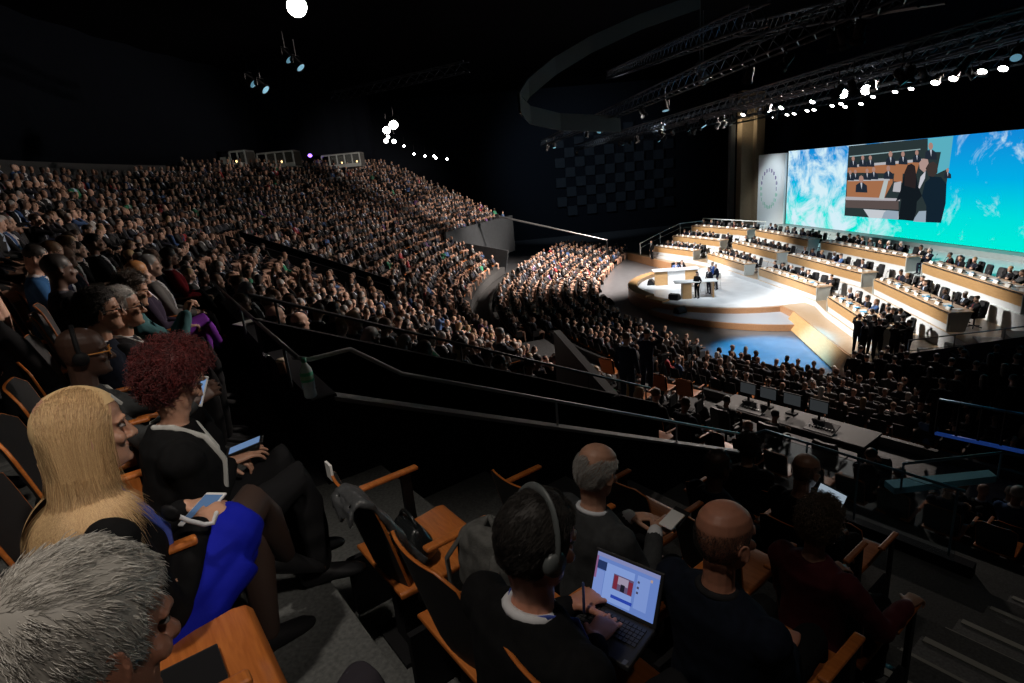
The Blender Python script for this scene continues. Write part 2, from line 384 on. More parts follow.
# ---- medium figures shared by the copies: slots skin, jacket, trousers, shirt, hair, tie/shoe
A_SKIN = attr_mat('skin_tone', 'c_skin', .5); A_JACK = attr_mat('jacket_cloth', 'c_jacket', .85); A_TROU = attr_mat('trouser_cloth', 'c_trousers', .85)
A_SHIRT = attr_mat('shirt_cloth', 'c_shirt', .8); A_HAIR = attr_mat('hair_fibre', 'c_hair', .5); A_TIE = attr_mat('tie_cloth', 'c_tie', .6)
PMATS = [A_SKIN, A_JACK, A_TROU, A_SHIRT, A_HAIR, A_TIE]
def mid_proto(name, vox=.0115, hair='short', shirt='v', tie=True, lany=False, decim=None, upper=False, glasses=False, **kw):
    G, I = figure(**kw); parts = []
    src = [(G['skin'], 0), (G['jacket'], 1), (G['trousers'], 2), (G['shoe'], 5)]
    for g, mi in src: g.m = [mi] * len(g.f); parts.append(g)
    if upper:
        parts = parts[:2]
    c, M, k = I['head'], I['M'], I['hk']; T = lambda x, y, z: c + M @ V((x * k, y * k, z * k)); ax = (M.col[0], M.col[1], M.col[2])
    h = MB()
    if hair == 'short': h.ell(T(0, -.014, .050), (.084 * k, .100 * k, .086 * k), ax, 14, 9, 4)
    elif hair == 'fringe':
        h.ell(T(0, -.040, -.004), (.083 * k, .076 * k, .052 * k), ax, 14, 9, 4)
    elif hair == 'bob':
        h.ell(T(0, -.012, .052), (.091 * k, .103 * k, .090 * k), ax, 14, 9, 4); h.ell(T(0, -.05, -.05), (.092 * k, .066 * k, .09 * k), ax, 14, 8, 4)
    elif hair == 'long':
        h.ell(T(0, -.012, .052), (.089 * k, .102 * k, .088 * k), ax, 14, 9, 4); h.tube([T(0, -.06, .0), T(0, -.085, -.12), T(0, -.10, -.26)], [.085 * k, .082 * k, .05 * k], 12, 4, ref=ax[0], flat=1.0)
    elif hair == 'curly':
        rg = random.Random(3); h.ell(T(0, -.03, .04), (.10 * k, .112 * k, .10 * k), ax, 14, 9, 4)
        for i in range(40):
            p, v = scalp(rg, M, c, k, .022, -.05); h.ell(T(*p), (.022, .022, .022), None, 6, 4, 4)
    if h.v: parts.append(h)
    P, u, X, Y = I['P'], I['u'], I['X'], I['Y']
    s = MB(); top = P + u * .475 + Y * .075; bot = P + u * .20 + Y * .140
    if shirt == 'v':
        s.loft([[top + X * -.045 + u * .02, top + X * .045 + u * .02, top + X * .05 - Y * .05, top - X * .05 - Y * .05], [P + u * .40 + Y * .122 + X * q for q in (-.05, .05)] + [P + u * .40 + Y * .05 + X * q for q in (.05, -.05)],
                [bot + X * -.008, bot + X * .008, bot + X * .008 - Y * .06, bot - X * .008 - Y * .06]], 3)
        s.tube([P + u * .487 + Y * -.012 + (X * math.cos(a) * .066 + Y * math.sin(a) * .062) + u * (.022 - .028 * max(0, math.sin(a))) for a in [i * 2 * math.pi / 12 for i in range(13)]], .0125, 6, 3)
        if tie: s.beam(P + u * .455 + Y * .105, bot + Y * .008, .03, .022, 5)
        parts.append(s)
    elif shirt == 'all':
        for i in range(len(G['jacket'].m)): G['jacket'].m[i] = 3
    if lany:
        q = MB()
        for sx in (-1, 1): q.tube([P + u * .49 + X * sx * .065 - Y * .02, P + u * .42 + X * sx * .075 + Y * .10, P + u * .30 + X * sx * .05 + Y * .142, P + u * .12 + X * sx * .012 + Y * .142], .0125, 6, 3)
        q.box(P + u * .08 + Y * .145, (.085, .02, .12), (X, Y, u), 3); parts.append(q)
    me = remesh(parts, vox, name, 2, decim=decim)
    for m in PMATS: me.materials.append(m)
    return me, I
def low_arrays(me):
    me.calc_loop_triangles()
    v = np.empty(len(me.vertices) * 3, 'f'); me.vertices.foreach_get('co', v); n = len(me.loop_triangles)
    t = np.empty(n * 3, 'i'); me.loop_triangles.foreach_get('vertices', t); mi = np.empty(n, 'i'); me.loop_triangles.foreach_get('material_index', mi)
    return v.reshape(-1, 3), t.reshape(-1, 3), mi
# ================================================================== the bowl
BASEP = [(23.4, 3.9), (21.27, 6.81), (17.15, 12.47), (12.45, 18.94), (8.6, 24.4), (6.7, 29.0), (5.8, 34.2), (6.0, 39.6), (7.1, 45.0), (8.9, 50.5), (11.2, 56.2), (13.9, 62.0), (17.0, 68.0)]
def catmull(P, step=.25):
    P = [V((*p, 0)) for p in P]; out = []
    for i in range(1, len(P) - 2):
        n = max(2, int((P[i + 1] - P[i]).length / step))
        for k in range(n):
            t = k / n; a, b, c, d = P[i - 1:i + 3]
            out.append(.5 * ((2 * b) + (c - a) * t + (2 * a - 5 * b + 4 * c - d) * t * t + (3 * b - a - 3 * c + d) * t ** 3))
    return out
BASE = catmull(BASEP)
BT = [(BASE[min(i + 2, len(BASE) - 1)] - BASE[max(i - 2, 0)]).normalized() for i in range(len(BASE))]
BN = [V((-t.y, t.x, 0)) for t in BT]                 # outwards, away from the stage
BS = [0.0]
for i in range(1, len(BASE)): BS.append(BS[-1] + (BASE[i] - BASE[i - 1]).length)
STOT = BS[-1]
def s_of_t(t): return 7.0 - t                       # arc length along the front row for our straight block
def bowl(s, d, z=0.0):
    i = int(np.searchsorted(BS, s)); i = min(max(i, 1), len(BS) - 1); f = (s - BS[i - 1]) / max(BS[i] - BS[i - 1], 1e-6)
    p = BASE[i - 1].lerp(BASE[i], f) + BN[i - 1].lerp(BN[i], f).normalized() * d; return V((p.x, p.y, z))
def bowl_n(s):
    i = min(max(int(np.searchsorted(BS, s)), 0), len(BS) - 1); return BN[i]
def band(mb, d0, d1, z0, z1, s0, s1, mi=0, step=1.0):
    n = max(2, int((s1 - s0) / step)); rings = []
    for k in range(n + 1):
        s = s0 + (s1 - s0) * k / n; rings.append([bowl(s, d0, z0), bowl(s, d0, z1), bowl(s, d1, z1), bowl(s, d1, z0)])
    mb.loft(rings, mi)
def dn(n): return 21.2 - n
S_VOM0, S_VOM1 = s_of_t(-3.79), s_of_t(-5.40)        # vomitory next to our block
S_FAR = 45.0                                         # beyond this the raked seats stop at a curved wall
JCUT = 8
f = MB(); f.box((10, 36, -.15), (90, 100, .3)); struct('floor', f, mat('arena_floor', (.10, .105, .115), .28, noise=.15, nscale=2))
f = MB(); gw = MB()
for k in range(8): band(f, .9 * k - .4, .9 * k + .5, 0, .02 + .10 * k, 3 if k < 5 else 27, STOT - 1)
band(f, 6.8, 8.3, 0, .85, 27, STOT - 1); band(gw, 4.7, 8.15, 0, .90, 0, 27)
struct('floor_front_terrace', f, mat('carpet_dimmed2', (.03, .031, .032), .95))  # grey carpet darkened here to hold down the light on it
f = MB(); fn_ = MB()
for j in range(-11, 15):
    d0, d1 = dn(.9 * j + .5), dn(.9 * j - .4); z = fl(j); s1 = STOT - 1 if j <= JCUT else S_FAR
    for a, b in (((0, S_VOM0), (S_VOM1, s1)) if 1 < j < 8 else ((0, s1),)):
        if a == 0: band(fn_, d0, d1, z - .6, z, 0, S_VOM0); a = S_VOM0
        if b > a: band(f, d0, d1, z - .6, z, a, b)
struct('floor_raked_terrace', f, mat('carpet_dimmed', (.035, .036, .037), .95, noise=.25, nscale=60, bump=.2, bscale=300))  # same carpet as the near rows, darkened to look dimly lit
struct('floor_near_terrace', fn_, mat('carpet_lit', (.105, .108, .105), .95, noise=.25, nscale=60, bump=.2, bscale=300, spec=.1))  # lighter copy of the terrace carpet for the lit foreground
f = MB(); band(f, dn(6.9), dn(1.0), 3.2, 3.9, S_VOM0 + .02, S_VOM1 - .02); struct('floor_entrance_passage', f, mat('passage_carpet', (.03, .03, .032), .95))
# low wall behind the arena floor seats, curved wall under the far seats
struct('floor_camera_walkway', gw, mat('walkway_grey', (.15, .155, .16), .8, noise=.2, nscale=10))
f = MB(); band(f, 6.85, 7.0, 0, 1.35, 27, STOT - 1); band(f, 4.55, 4.7, 0, 1.15, 0, 27.1); struct('wall_front', f, mat('grey_board', (.035, .038, .040), .7))
f = MB(); band(f, dn(.9 * JCUT + .5) - .2, dn(.9 * JCUT + .5), .8, fl(JCUT) + .75, S_FAR, STOT - 1)
f.beam(bowl(S_FAR, dn(.9 * JCUT + .5), 2.6), bowl(S_FAR, 8.0, 1.4), .2, 3.2); struct('wall_curved', f, mat('grey_panel_wall', (.035, .040, .045), .6, noise=.15, nscale=3))
# solid side walls along the vomitory with their pale caps
CAPM = mat('ledge_cap', (.22, .225, .235), .5)
def rake_wall(t, n0, n1, z0, cap=True, th=.16, h=1.9, nm='wall_side'):
    mb = MB(); a, b = nt(n0, t, z0), nt(n1, t, z0 - .467 * (n1 - n0)); w = TV * th / 2; dz = V((0, 0, h))
    mb.loft([[a - w, a + w, a + w - dz, a - w - dz], [b - w, b + w, b + w - dz, b - w - dz]]); o = struct(nm, mb, WALLM)
    if cap:
        c = MB(); w = TV * (th / 2 + .02); u = V((0, 0, .03))
        c.loft([[a - w + u, a + w + u, a + w, a - w], [b - w + u, b + w + u, b + w, b - w]]); struct('trim_side_ledge', c, CAPM)
    return a, b
LA, LB = rake_wall(-3.79, 1.15, 6.5, H - 1.37, th=.13)
rake_wall(-5.42, 1.1, 6.6, H - 1.02, cap=False, h=2.2, nm='wall_side_far')
mb = MB(); a, b = nt(1.0, -3.73, 0), nt(1.42, -9.2, 0)     # low wall in front of our own row, beyond the corner
mb.slab([a + V((0, 0, 7.67)), b + V((0, 0, 7.67)), b + V((0, 0, 7.67)) + NV * .17, a + V((0, 0, 7.67)) + NV * .17], -1.2)
struct('wall_row_front', mb, WALLM)
for s_ in (28.4, 29.9):          # second entrance passage, far side of the bowl
    mb = MB(); zt = lambda d: 7.45 - .467 * (21.2 - d) + 1.0; a, b = bowl(s_, 19.4, zt(19.4)), bowl(s_, 12.4, zt(12.4)); w = V((-(b - a).y, (b - a).x, 0)).normalized() * .08; dz = V((0, 0, 1.9))
    mb.loft([[a - w, a + w, a + w - dz, a - w - dz], [b - w, b + w, b + w - dz, b - w - dz]]); struct('wall_passage', mb, WALLM)
mb = MB(); mb.beam(nt(5.6, -5.3, 4.9), nt(7.5, -8.7, 4.9), .14, 1.9); struct('wall_block_end', mb, mat('grey_board2', (.085, .09, .095), .7))
# stairs on the right of our block
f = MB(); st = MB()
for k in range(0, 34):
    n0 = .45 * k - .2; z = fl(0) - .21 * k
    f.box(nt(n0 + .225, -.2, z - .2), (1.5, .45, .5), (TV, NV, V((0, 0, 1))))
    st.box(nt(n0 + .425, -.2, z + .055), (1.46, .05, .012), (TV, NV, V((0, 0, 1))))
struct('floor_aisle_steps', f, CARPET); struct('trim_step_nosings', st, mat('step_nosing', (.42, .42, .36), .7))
# shell of the hall
f = MB(); f.box((5, 36, H + 11.6), (96, 104, .4)); struct('ceiling', f, mat('ceiling_black', (.003, .003, .0042), .9, spec=.03))
f = MB()
LW = mat('curtain_blue_black', (.0035, .0045, .007), .9, spec=.03)
n = 260
for k in range(n):          # pleated wall behind the last row
    s0, s1 = STOT * k / n, STOT * (k + 1) / n
    dd = lambda s: 31.9 + .16 * math.sin(s * 2.6)
    p, q = bowl(s0, dd(s0)), bowl(s1, dd(s1)); f.add([(p.x, p.y, 7), (q.x, q.y, 7), (q.x, q.y, 21), (p.x, p.y, 21)], [(0, 1, 2, 3)])
struct('wall_back', f, LW, smooth=True)
f = MB(); f.box(sp(84, 8, 10), (80, .5, 21), (SN, SD, V((0, 0, 1)))); struct('wall_far', f, mat('far_wall_black', (.007, .009, .013), .9, spec=.05))
f = MB(); rg = random.Random(5)
for i in range(12):
    for k in range(9):
        if (i + k) % 2: f.box(sp(83.4, 15.5 + i * 1.45, 3.6 + k * 1.35), (1.4, .35 + .25 * rg.random(), 1.3), (SN, SD, V((0, 0, 1))))
o = struct('trim_acoustic_panels', f, mat('acoustic_panel', (.020, .025, .032), .8, spec=.1))
f = MB(); f.box(sp(20, 41, 10), (.5, 130, 21), (SN, SD, V((0, 0, 1)))); struct('wall_right', f, mat('back_curtain', (.008, .014, .027), .9, spec=.05, noise=.3, nscale=2))
f = MB(); f.box((5, -16, 10), (96, .5, 21)); struct('wall_rear', f, WALLM)

# ================================================================== screen wall
def emit_mat(name, col, st=1.0):
    if name in MATS: return MATS[name]
    m = bpy.data.materials.new(name); m.use_nodes = True; N = m.node_tree.nodes; L = m.node_tree.links; N.remove(N['Principled BSDF'])
    e = N.new('ShaderNodeEmission'); e.inputs[0].default_value = (*col, 1); e.inputs[1].default_value = st; L.new(e.outputs[0], N['Material Output'].inputs[0])
    if st < .6: m.cycles.emission_sampling = 'NONE'
    MATS[name] = m; return m
SP = 30.0; SZ0, SZ1 = 2.72, 9.12; SL, SR_ = 50.3, 20.0
mb = MB(); mb.slab([sp(SL, SP, SZ0), sp(SR_, SP, SZ0), sp(SR_, SP, SZ1), sp(SL, SP, SZ1)], .12)
scr = mb.build('video_wall', mat('screen_case', (.02, .02, .02), .5))
tag(scr, 'huge video wall glowing turquoise with white clouds behind the stage', 'screen')
# the earth-seen-from-space picture
m = bpy.data.materials.new('cloud_picture'); m.use_nodes = True; N = m.node_tree.nodes; L = m.node_tree.links; N.remove(N['Principled BSDF'])
e = N.new('ShaderNodeEmission'); L.new(e.outputs[0], N['Material Output'].inputs[0]); tc = N.new('ShaderNodeTexCoord'); sx = N.new('ShaderNodeSeparateXYZ'); L.new(tc.outputs['Object'], sx.inputs[0])
g = N.new('ShaderNodeMapRange'); g.inputs[1].default_value = SZ0; g.inputs[2].default_value = SZ1; L.new(sx.outputs['Z'], g.inputs[0])
rp = N.new('ShaderNodeValToRGB'); L.new(g.outputs[0], rp.inputs[0]); cr = rp.color_ramp
cr.elements[0].position = .0; cr.elements[0].color = (.0, .84, .68, 1); cr.elements[1].position = 1; cr.elements[1].color = (.005, .24, .68, 1)
for p_, c_ in ((.28, (.0, .72, .72, 1)), (.6, (.0, .42, .78, 1))):
    q = cr.elements.new(p_); q.color = c_
nz = N.new('ShaderNodeTexNoise'); nz.inputs['Scale'].default_value = .42; nz.inputs['Detail'].default_value = 9; nz.inputs['Roughness'].default_value = .68; nz.inputs['Distortion'].default_value = .5
L.new(tc.outputs['Object'], nz.inputs['Vector'])
bi = N.new('ShaderNodeMapRange'); bi.inputs[1].default_value = 36; bi.inputs[2].default_value = 46; bi.inputs[3].default_value = -.07; bi.inputs[4].default_value = .10; L.new(sx.outputs['Y'], bi.inputs[0])
ad = N.new('ShaderNodeMath'); L.new(nz.outputs['Fac'], ad.inputs[0]); L.new(bi.outputs[0], ad.inputs[1])
cl = N.new('ShaderNodeMapRange'); cl.inputs[1].default_value = .50; cl.inputs[2].default_value = .66; L.new(ad.outputs[0], cl.inputs[0])
mx = N.new('ShaderNodeMix'); mx.data_type = 'RGBA'; L.new(cl.outputs[0], mx.inputs[0]); L.new(rp.outputs[0], mx.inputs[6]); mx.inputs[7].default_value = (.66, .86, .94, 1)
L.new(mx.outputs[2], e.inputs[0]); e.inputs[1].default_value = 1.0
mb = MB(); mb.add([sp(SL - .05, SP - .01, SZ0 + .03), sp(SR_, SP - .01, SZ0 + .03), sp(SR_, SP - .01, SZ1 - .03), sp(SL - .05, SP - .01, SZ1 - .03)], [(0, 1, 2, 3)])
pic = mb.build('cloud_picture', m, scr); pic['label'] = 'turquoise picture of the earth with white clouds'
# live video window
IZ = (840, 130, 6.833)
def ip(x, y, off): return on_p(IZ[0] + x / IZ[2], IZ[1] + y / IZ[2], SP - .03 - off)
def flat(name, polys, col, off, par, st=1.0):
    mb = MB()
    for pl in polys: mb.add([ip(x, y, off) for x, y in pl], [tuple(range(len(pl)))])
    return mb.build(name, emit_mat('video_' + name + '_%.2f%.2f%.2f' % tuple(col), col, st), par)
vid = flat('video_window', [[(60, 110), (775, 40), (690, 635), (30, 585)]], (.022, .035, .037), 0, scr)
vid['label'] = 'live video of delegates and two people seen from behind'
flat('video_blue_wall', [[(600, 57), (775, 40), (745, 260), (660, 300), (690, 150), (600, 150)]], (.10, .42, .52), .004, vid)
flat('video_desk', [[(52, 258), (545, 215), (520, 300), (50, 290)], [(48, 345), (360, 335), (360, 360), (300, 470), (45, 470)], [(375, 265), (430, 262), (425, 360), (365, 350)]], (.36, .15, .07), .006, vid)
flat('video_papers', [[(70, 240), (560, 197), (560, 216), (70, 256)], [(60, 335), (340, 330), (340, 345), (55, 350)], [(370, 360), (420, 350), (412, 425), (360, 420)]], (.45, .45, .48), .010, vid)
flat('video_rail', [[(65, 178), (550, 128), (550, 134), (65, 185)]], (.28, .40, .42), .008, vid)
flat('video_table', [[(35, 470), (400, 480), (400, 545), (38, 530)]], (.10, .075, .07), .012, vid)
flat('video_table_edge', [[(40, 455), (410, 468), (410, 485), (38, 478)]], (.42, .40, .43), .013, vid)
flat('video_white_base', [[(160, 540), (400, 555), (400, 610), (200, 600)]], (.55, .58, .62), .014, vid)
flat('video_screen_back', [[(300, 345), (330, 345), (300, 475), (265, 470)]], (.45, .5, .5), .016, vid)
flat('video_white_chair', [[(300, 565), (320, 548), (400, 555), (395, 612), (285, 605)], [(510, 600), (540, 555), (590, 552), (585, 630), (500, 625)]], (.30, .38, .46), .018, vid)
pl, hd, sh = [], [], []
for x, y, s in ((90, 195, 1), (155, 190, 1), (207, 190, 1), (345, 165, 1.25), (430, 165, 1.15), (525, 155, 1.1), (70, 290, .9), (105, 285, .9), (185, 280, 1), (230, 270, 1.1), (330, 262, 1.2), (145, 335, 1.5), (620, 110, 1.5), (735, 275, .9)):
    sh.append([(x - 26 * s, y + 60 * s), (x - 24 * s, y + 28 * s), (x - 8 * s, y + 16 * s), (x + 8 * s, y + 16 * s), (x + 26 * s, y + 30 * s), (x + 28 * s, y + 62 * s)])
    hd.append([(x + 11 * s * math.cos(a), y + 17 * s * math.sin(a)) for a in [i * .7854 for i in range(8)]])
    pl.append([(x - 4 * s, y + 17 * s), (x + 5 * s, y + 17 * s), (x + 2 * s, y + 48 * s)])
flat('video_suits', sh, (.015, .022, .035), .020, vid); flat('video_faces', hd, (.38, .22, .18), .022, vid); flat('video_shirts', pl, (.5, .52, .58), .024, vid)
flat('video_face', [[(540, 225), (565, 195), (600, 200), (610, 250), (575, 290), (545, 265)]], (.42, .28, .25), .026, vid)
flat('video_shirt', [[(535, 395), (550, 320), (585, 280), (580, 330), (545, 400)]], (.55, .55, .6), .028, vid)
flat('video_woman', [[(400, 612), (420, 470), (380, 490), (415, 410), (440, 290), (462, 240), (488, 230), (512, 245), (520, 300), (535, 390), (560, 450), (525, 490), (520, 560), (500, 622)]], (.006, .010, .014), .030, vid)
flat('video_woman_hair', [[(440, 380), (440, 300), (460, 245), (488, 230), (512, 248), (522, 330), (515, 400)]], (.022, .016, .017), .032, vid)
flat('video_man', [[(585, 630), (590, 520), (560, 450), (580, 360), (615, 330), (600, 300), (640, 318), (690, 322), (728, 370), (722, 500), (690, 634)]], (.006, .016, .028), .034, vid)
flat('video_man_head', [[(585, 262), (605, 228), (640, 215), (668, 240), (666, 290), (640, 320), (605, 315)]], (.045, .033, .03), .036, vid)
# white fascia panel with the ring emblem, left of the screen
PW = mat('white_fascia', (.72, .78, .82), .5)
mb = MB(); mb.slab([sp(55.0, SP - .25, 2.3), sp(50.35, SP - .25, 2.3), sp(50.35, SP - .25, 9.0), sp(55.0, SP - .25, 9.0)], .3)
fas = mb.build('emblem_panel', PW, bevel=.1); tag(fas, 'tall white panel with a ring of small purple and green letters', 'panel')
cc = (52.9, 5.85)
for i in range(20):
    a = math.radians(90 - 18 * i)
    for q in range(2):
        if i in (0, 5, 13, 17) and q == 0: continue
        s_, z_ = cc[0] - 1.38 * math.cos(a) - .05 * (q - .5) * math.sin(a) * 2, cc[1] + 1.72 * math.sin(a)
        mb = MB(); up_ = i < 6 or i > 15; mb.box(sp(s_ + (q - .5) * .17, SP - .262, z_), (.012, .085, .34 if q else .26), (SN, SD, V((0, 0, 1)))); mb.build('emblem_letter', mat('emblem_purple', (.10, .08, .28), .6) if up_ else mat('emblem_green', (.16, .55, .42), .6), fas)['label'] = 'purple letter stroke' if up_ else 'green letter stroke'
# fascia below the screen
mb = MB(); mb.box(sp(35, 29.55, 2.35), (.9, 31, .75), (SN, SD, V((0, 0, 1)))); struct('trim_screen_base', mb, mat('screen_base', (.30, .36, .36), .55))
# lit proscenium pillar; the tan colour carries part of its warm light
mb = MB(); mb.box(sp(56.9, SP - .6, 7.6), (1.3, 1.0, 15), (SN, SD, V((0, 0, 1)))); mb.box(sp(56.5, SP + .3, 7.4), (.8, 1.6, 14.8), (SN, SD, V((0, 0, 1))))
pil = struct('wall_pillar', mb, mat('pillar_warm_light', (.16, .12, .075), .7, noise=.1)); 
mb = MB(); mb.box(sp(58.6, SP - 1.2, 7.6), (.5, .5, 15), (SN, SD, V((0, 0, 1)))); struct('trim_pillar', mb, mat('pillar_grey', (.12, .125, .125), .6))
# ================================================================== stage
WOODL = wood('stage_oak', (.40, .235, .10), (.47, .285, .13), 3.0, .45, (1, 1, 10))
WOODT = wood('desk_top_oak', (.50, .33, .20), (.58, .40, .25), 4.0, .35)
WOODR = wood('stage_edge_wood', (.30, .155, .075), (.38, .20, .10), 3.0, .4)
WHITE = mat('white_riser', (.62, .64, .66), .5)
SFLOOR = mat('white_stage_floor', (.52, .55, .58), .28, noise=.08, nscale=1.5)
GREYP = mat('desk_end_grey', (.42, .45, .44), .5); PALE = mat('pale_rail_paint', (.55, .6, .6), .4)
ROWS = [[((13.9, 52.5), (15.9, 47.3)), ((16.4, 45.4), (16.7, 38.9)), ((16.9, 37.2), (17.0, 30.2)), ((16.3, 27.9), (15.0, 21.9))],
        [((15.95, 53.2), (18.0, 46.9)), ((18.4, 45.4), (18.7, 38.4)), ((18.9, 37.4), (19.0, 29.5)), ((18.6, 27.9), (17.1, 21.0))],
        [((17.9, 53.8), (20.2, 46.8)), ((20.6, 46.2), (20.8, 38.4)), ((21.0, 37.2), (21.1, 29.2)), ((20.7, 27.5), (19.2, 20.2))]]
TZ = [1.0, 1.7, 2.4]
def poly_off(row, o):
    pts = [V((*p, 0)) for seg in row for p in seg]; out = []
    for i, p in enumerate(pts):
        d = (pts[min(i + 1, len(pts) - 1)] - pts[max(i - 1, 0)]).normalized(); out.append(p + V((d.y, -d.x, 0)) * o)    # o > 0: towards the audience
    return out
tp = [(12.4, 57.0), (14.4, 48.0), (15.2, 44), (15.5, 38), (15.3, 29.6), (13.9, 22.4), (13.6, 20.6), (27.0, 17.0), (30.6, 57.0)]
mb = MB(); mb.prism(list(reversed(tp)), .02, .7); struct('floor_stage', mb, WOODR)
mb = MB(); mb.prism(list(reversed([(x + .12 if i < 7 else x, y) for i, (x, y) in enumerate(tp)])), .7, .715); struct('floor_stage_top', mb, wood('stage_top_wood', (.34, .24, .15), (.40, .29, .19), 3, .35))
for k, row in enumerate(ROWS):
    po = poly_off(row, .14); e0 = po[0] + (po[0] - po[1]).normalized() * .5; e1 = po[-1] + (po[-1] - po[-2]).normalized() * 1.6
    pl = [(p.x, p.y) for p in [e0] + po + [e1]]; back = [(29.2, e1.y - 3.5), (29.2, 56.2), (e0.x + 1, 56.4)]
    mb = MB(); mb.prism(list(reversed(pl + back)), .70 if k == 0 else TZ[k - 1] - .02, TZ[k]); struct('floor_stage_tier', mb, [WHITE][0])
    mb = MB(); pr = [(p.x, p.y) for p in [e0] + poly_off(row, .12) + [e1]]
    mb.prism(list(reversed(pr + back)), TZ[k] - .001, TZ[k] + .012); struct('floor_tier_top', mb, MATS['stage_top_wood'] if k < 2 else mat('tier_pale', (.72, .80, .80), .25))
# round podium with its wooden rim and the crescent step
def circ(c, r, n=72, a0=0, a1=360): return [(c[0] + r * math.cos(math.radians(a0 + (a1 - a0) * i / n)), c[1] + r * math.sin(math.radians(a0 + (a1 - a0) * i / n))) for i in range(n + (a1 - a0 != 360))]
PC = (15.4, 38.0)
mb = MB(); mb.prism(circ(PC, 7.0), .02, .68); struct('floor_podium', mb, WOODR)
mb = MB(); mb.prism(circ(PC, 6.9), .68, .725); struct('floor_podium_top', mb, SFLOOR)
mb = MB(); mb.prism(circ((17.3, 36.8), 8.95, 40, 196, 262) + [(15.6, 36.5)], .02, .36); struct('floor_crescent_step', mb, WOODR)
mb = MB(); mb.prism(circ((17.3, 36.8), 8.85, 40, 196, 262) + [(15.6, 36.5)], .36, .372); struct('floor_crescent_top', mb, mat('crescent_grey', (.30, .34, .40), .3))
mb = MB()
for i in range(24):       # upstand round the far-left of the podium
    a0, a1 = math.radians(112 + 4.2 * i), math.radians(112 + 4.2 * (i + 1))
    q = [(PC[0] + r * math.cos(a), PC[1] + r * math.sin(a)) for r, a in ((6.35, a0), (7.02, a0), (7.02, a1), (6.35, a1))]; mb.prism(q, .7, .98 if i < 21 else .85)
struct('trim_podium_rim', mb, WOODL)
mb = MB()
for p, q in (((13.7, 20.8), (13.95, 22.4)), ((13.95, 22.4), (15.35, 29.4))):
    mb.slab([V((p[0] - .45, p[1], .03)), V((q[0] - .45, q[1], .03)), V((q[0], q[1], .71)), V((p[0], p[1], .71))], .1)
struct('trim_stage_ramp', mb, WOODL)
# desks
def desk(a, b, z, label):
    a, b = V((*a, 0)), V((*b, 0)); L = (b - a).length; u = (b - a).normalized(); fwd = V((u.y, -u.x, 0))     # fwd: to the audience
    M = Matrix(((u.x, -fwd.x, 0, a.x), (u.y, -fwd.y, 0, a.y), (0, 0, 1, z), (0, 0, 0, 1)))               # local x along, y away from the audience
    r = empty('delegates_desk', M=M); tag(r, label, 'desk')
    m = MB(); m.box((L / 2, .36, .775), (L + .06, .82, .035)); m.build('desktop', WOODT, r, bevel=.006)
    m = MB(); m.slab([(0, -.05, .27), (L, -.05, .27), (L, -.10, .70), (0, -.10, .70)], .03); m.build('front_panel', WOODL, r)
    m = MB(); m.box((L / 2, .0, .135), (L, .06, .27)); m.build('plinth', WHITE, r)
    m = MB(); m.box((L / 2, -.03, .735), (L - .02, .03, .05)); m.build('painted_shadow_gap', mat('gap_shade_colour', (.03, .02, .015), .7), r)  # dark strip painted in for the shade under the overhang
    for x in (0.0, L):
        m = MB(); m.slab([(x, -.10, 0), (x, .55, 0), (x, .72, .757), (x, -.10, .757)], .04); m.build('side_panel', GREYP, r)
    m = MB(); m.box((L / 2, .45, .5), (L - .1, .5, .02)); m.build('under_shelf', GREYP, r)
    return r, M, L
rn = ['front row', 'middle row', 'back row']; cn = ['far left', 'second', 'third', 'nearest'];
cn2 = ['leftmost wedge', 'second wedge from left', 'third wedge from left', 'rightmost wedge']
DESKS = []
for k, row in enumerate(ROWS):
    for c, (a, b) in enumerate(row):
        DESKS.append((k, c, *desk(a, b, TZ[k] + .012, 'long oak-fronted desk, %s of the %s' % (rn[k], cn2[c]))))
# black swivel chairs, papers, microphones and name boards shared by all desks
def make_office_chair():
    r = empty('office_chair'); m = MB(); m.box((0, 0, .47), (.50, .48, .09)); m.build('seat', mat('black_leather', (.012, .012, .014), .45), r, bevel=.03)
    m = MB(); rings = []
    for z, w, y in ((.52, .20, -.25), (.62, .245, -.27), (.85, .25, -.30), (1.0, .24, -.33), (1.06, .20, -.34)): rings.append([V((x * w, y + d + .05 * x * x, z)) for x, d in ((-1, .03), (0, .03), (1, .03), (1, -.03), (0, -.03), (-1, -.03))])
    m.loft(rings); m.build('backrest', MATS['black_leather'], r)
    m = MB(); m.tube([(0, 0, .42), (0, 0, .1)], .03, 8)
    for i in range(5): m.tube([(0, 0, .1), (.27 * math.cos(i * 1.257), .27 * math.sin(i * 1.257), .05)], .025, 6)
    m.build('base', BLKM, r)
    for sx in (-1, 1): m = MB(); m.tube([(sx * .27, -.18, .5), (sx * .27, -.16, .66), (sx * .27, .12, .66)], .02, 6); m.build('armrest', BLKM, r)
    return r
PAPER = mat('white_paper', (.75, .75, .73), .7)
def one(name, mb, m): o = mb.build(name, m); return o
rgS = random.Random(11)
chair0 = make_office_chair(); first = dict(chair=True)
m = MB(); m.box((0, 0, .008), (.30, .22, .016)); m.box((.04, .02, .02), (.21, .29, .008), (V((.96, .28, 0)), V((-.28, .96, 0)), V((0, 0, 1)))); paper0 = m.mesh('paper_stack', PAPER)
m = MB(); m.slab([(-.15, 0, 0), (.15, 0, 0), (.15, .05, .12), (-.15, .05, .12)], .008); m.slab([(.15, .1, 0), (-.15, .1, 0), (-.15, .05, .12), (.15, .05, .12)], .008); name0 = m.mesh('name_board', PAPER)
m = MB(); m.box((0, 0, .02), (.13, .15, .04), mi=0); m.tube([(0, .03, .04), (0, .04, .22), (0, .10, .36)], .008, 6); m.tube([(0, .10, .36), (0, .13, .40)], .016, 6); mic0 = m.mesh('microphone', BLKM)
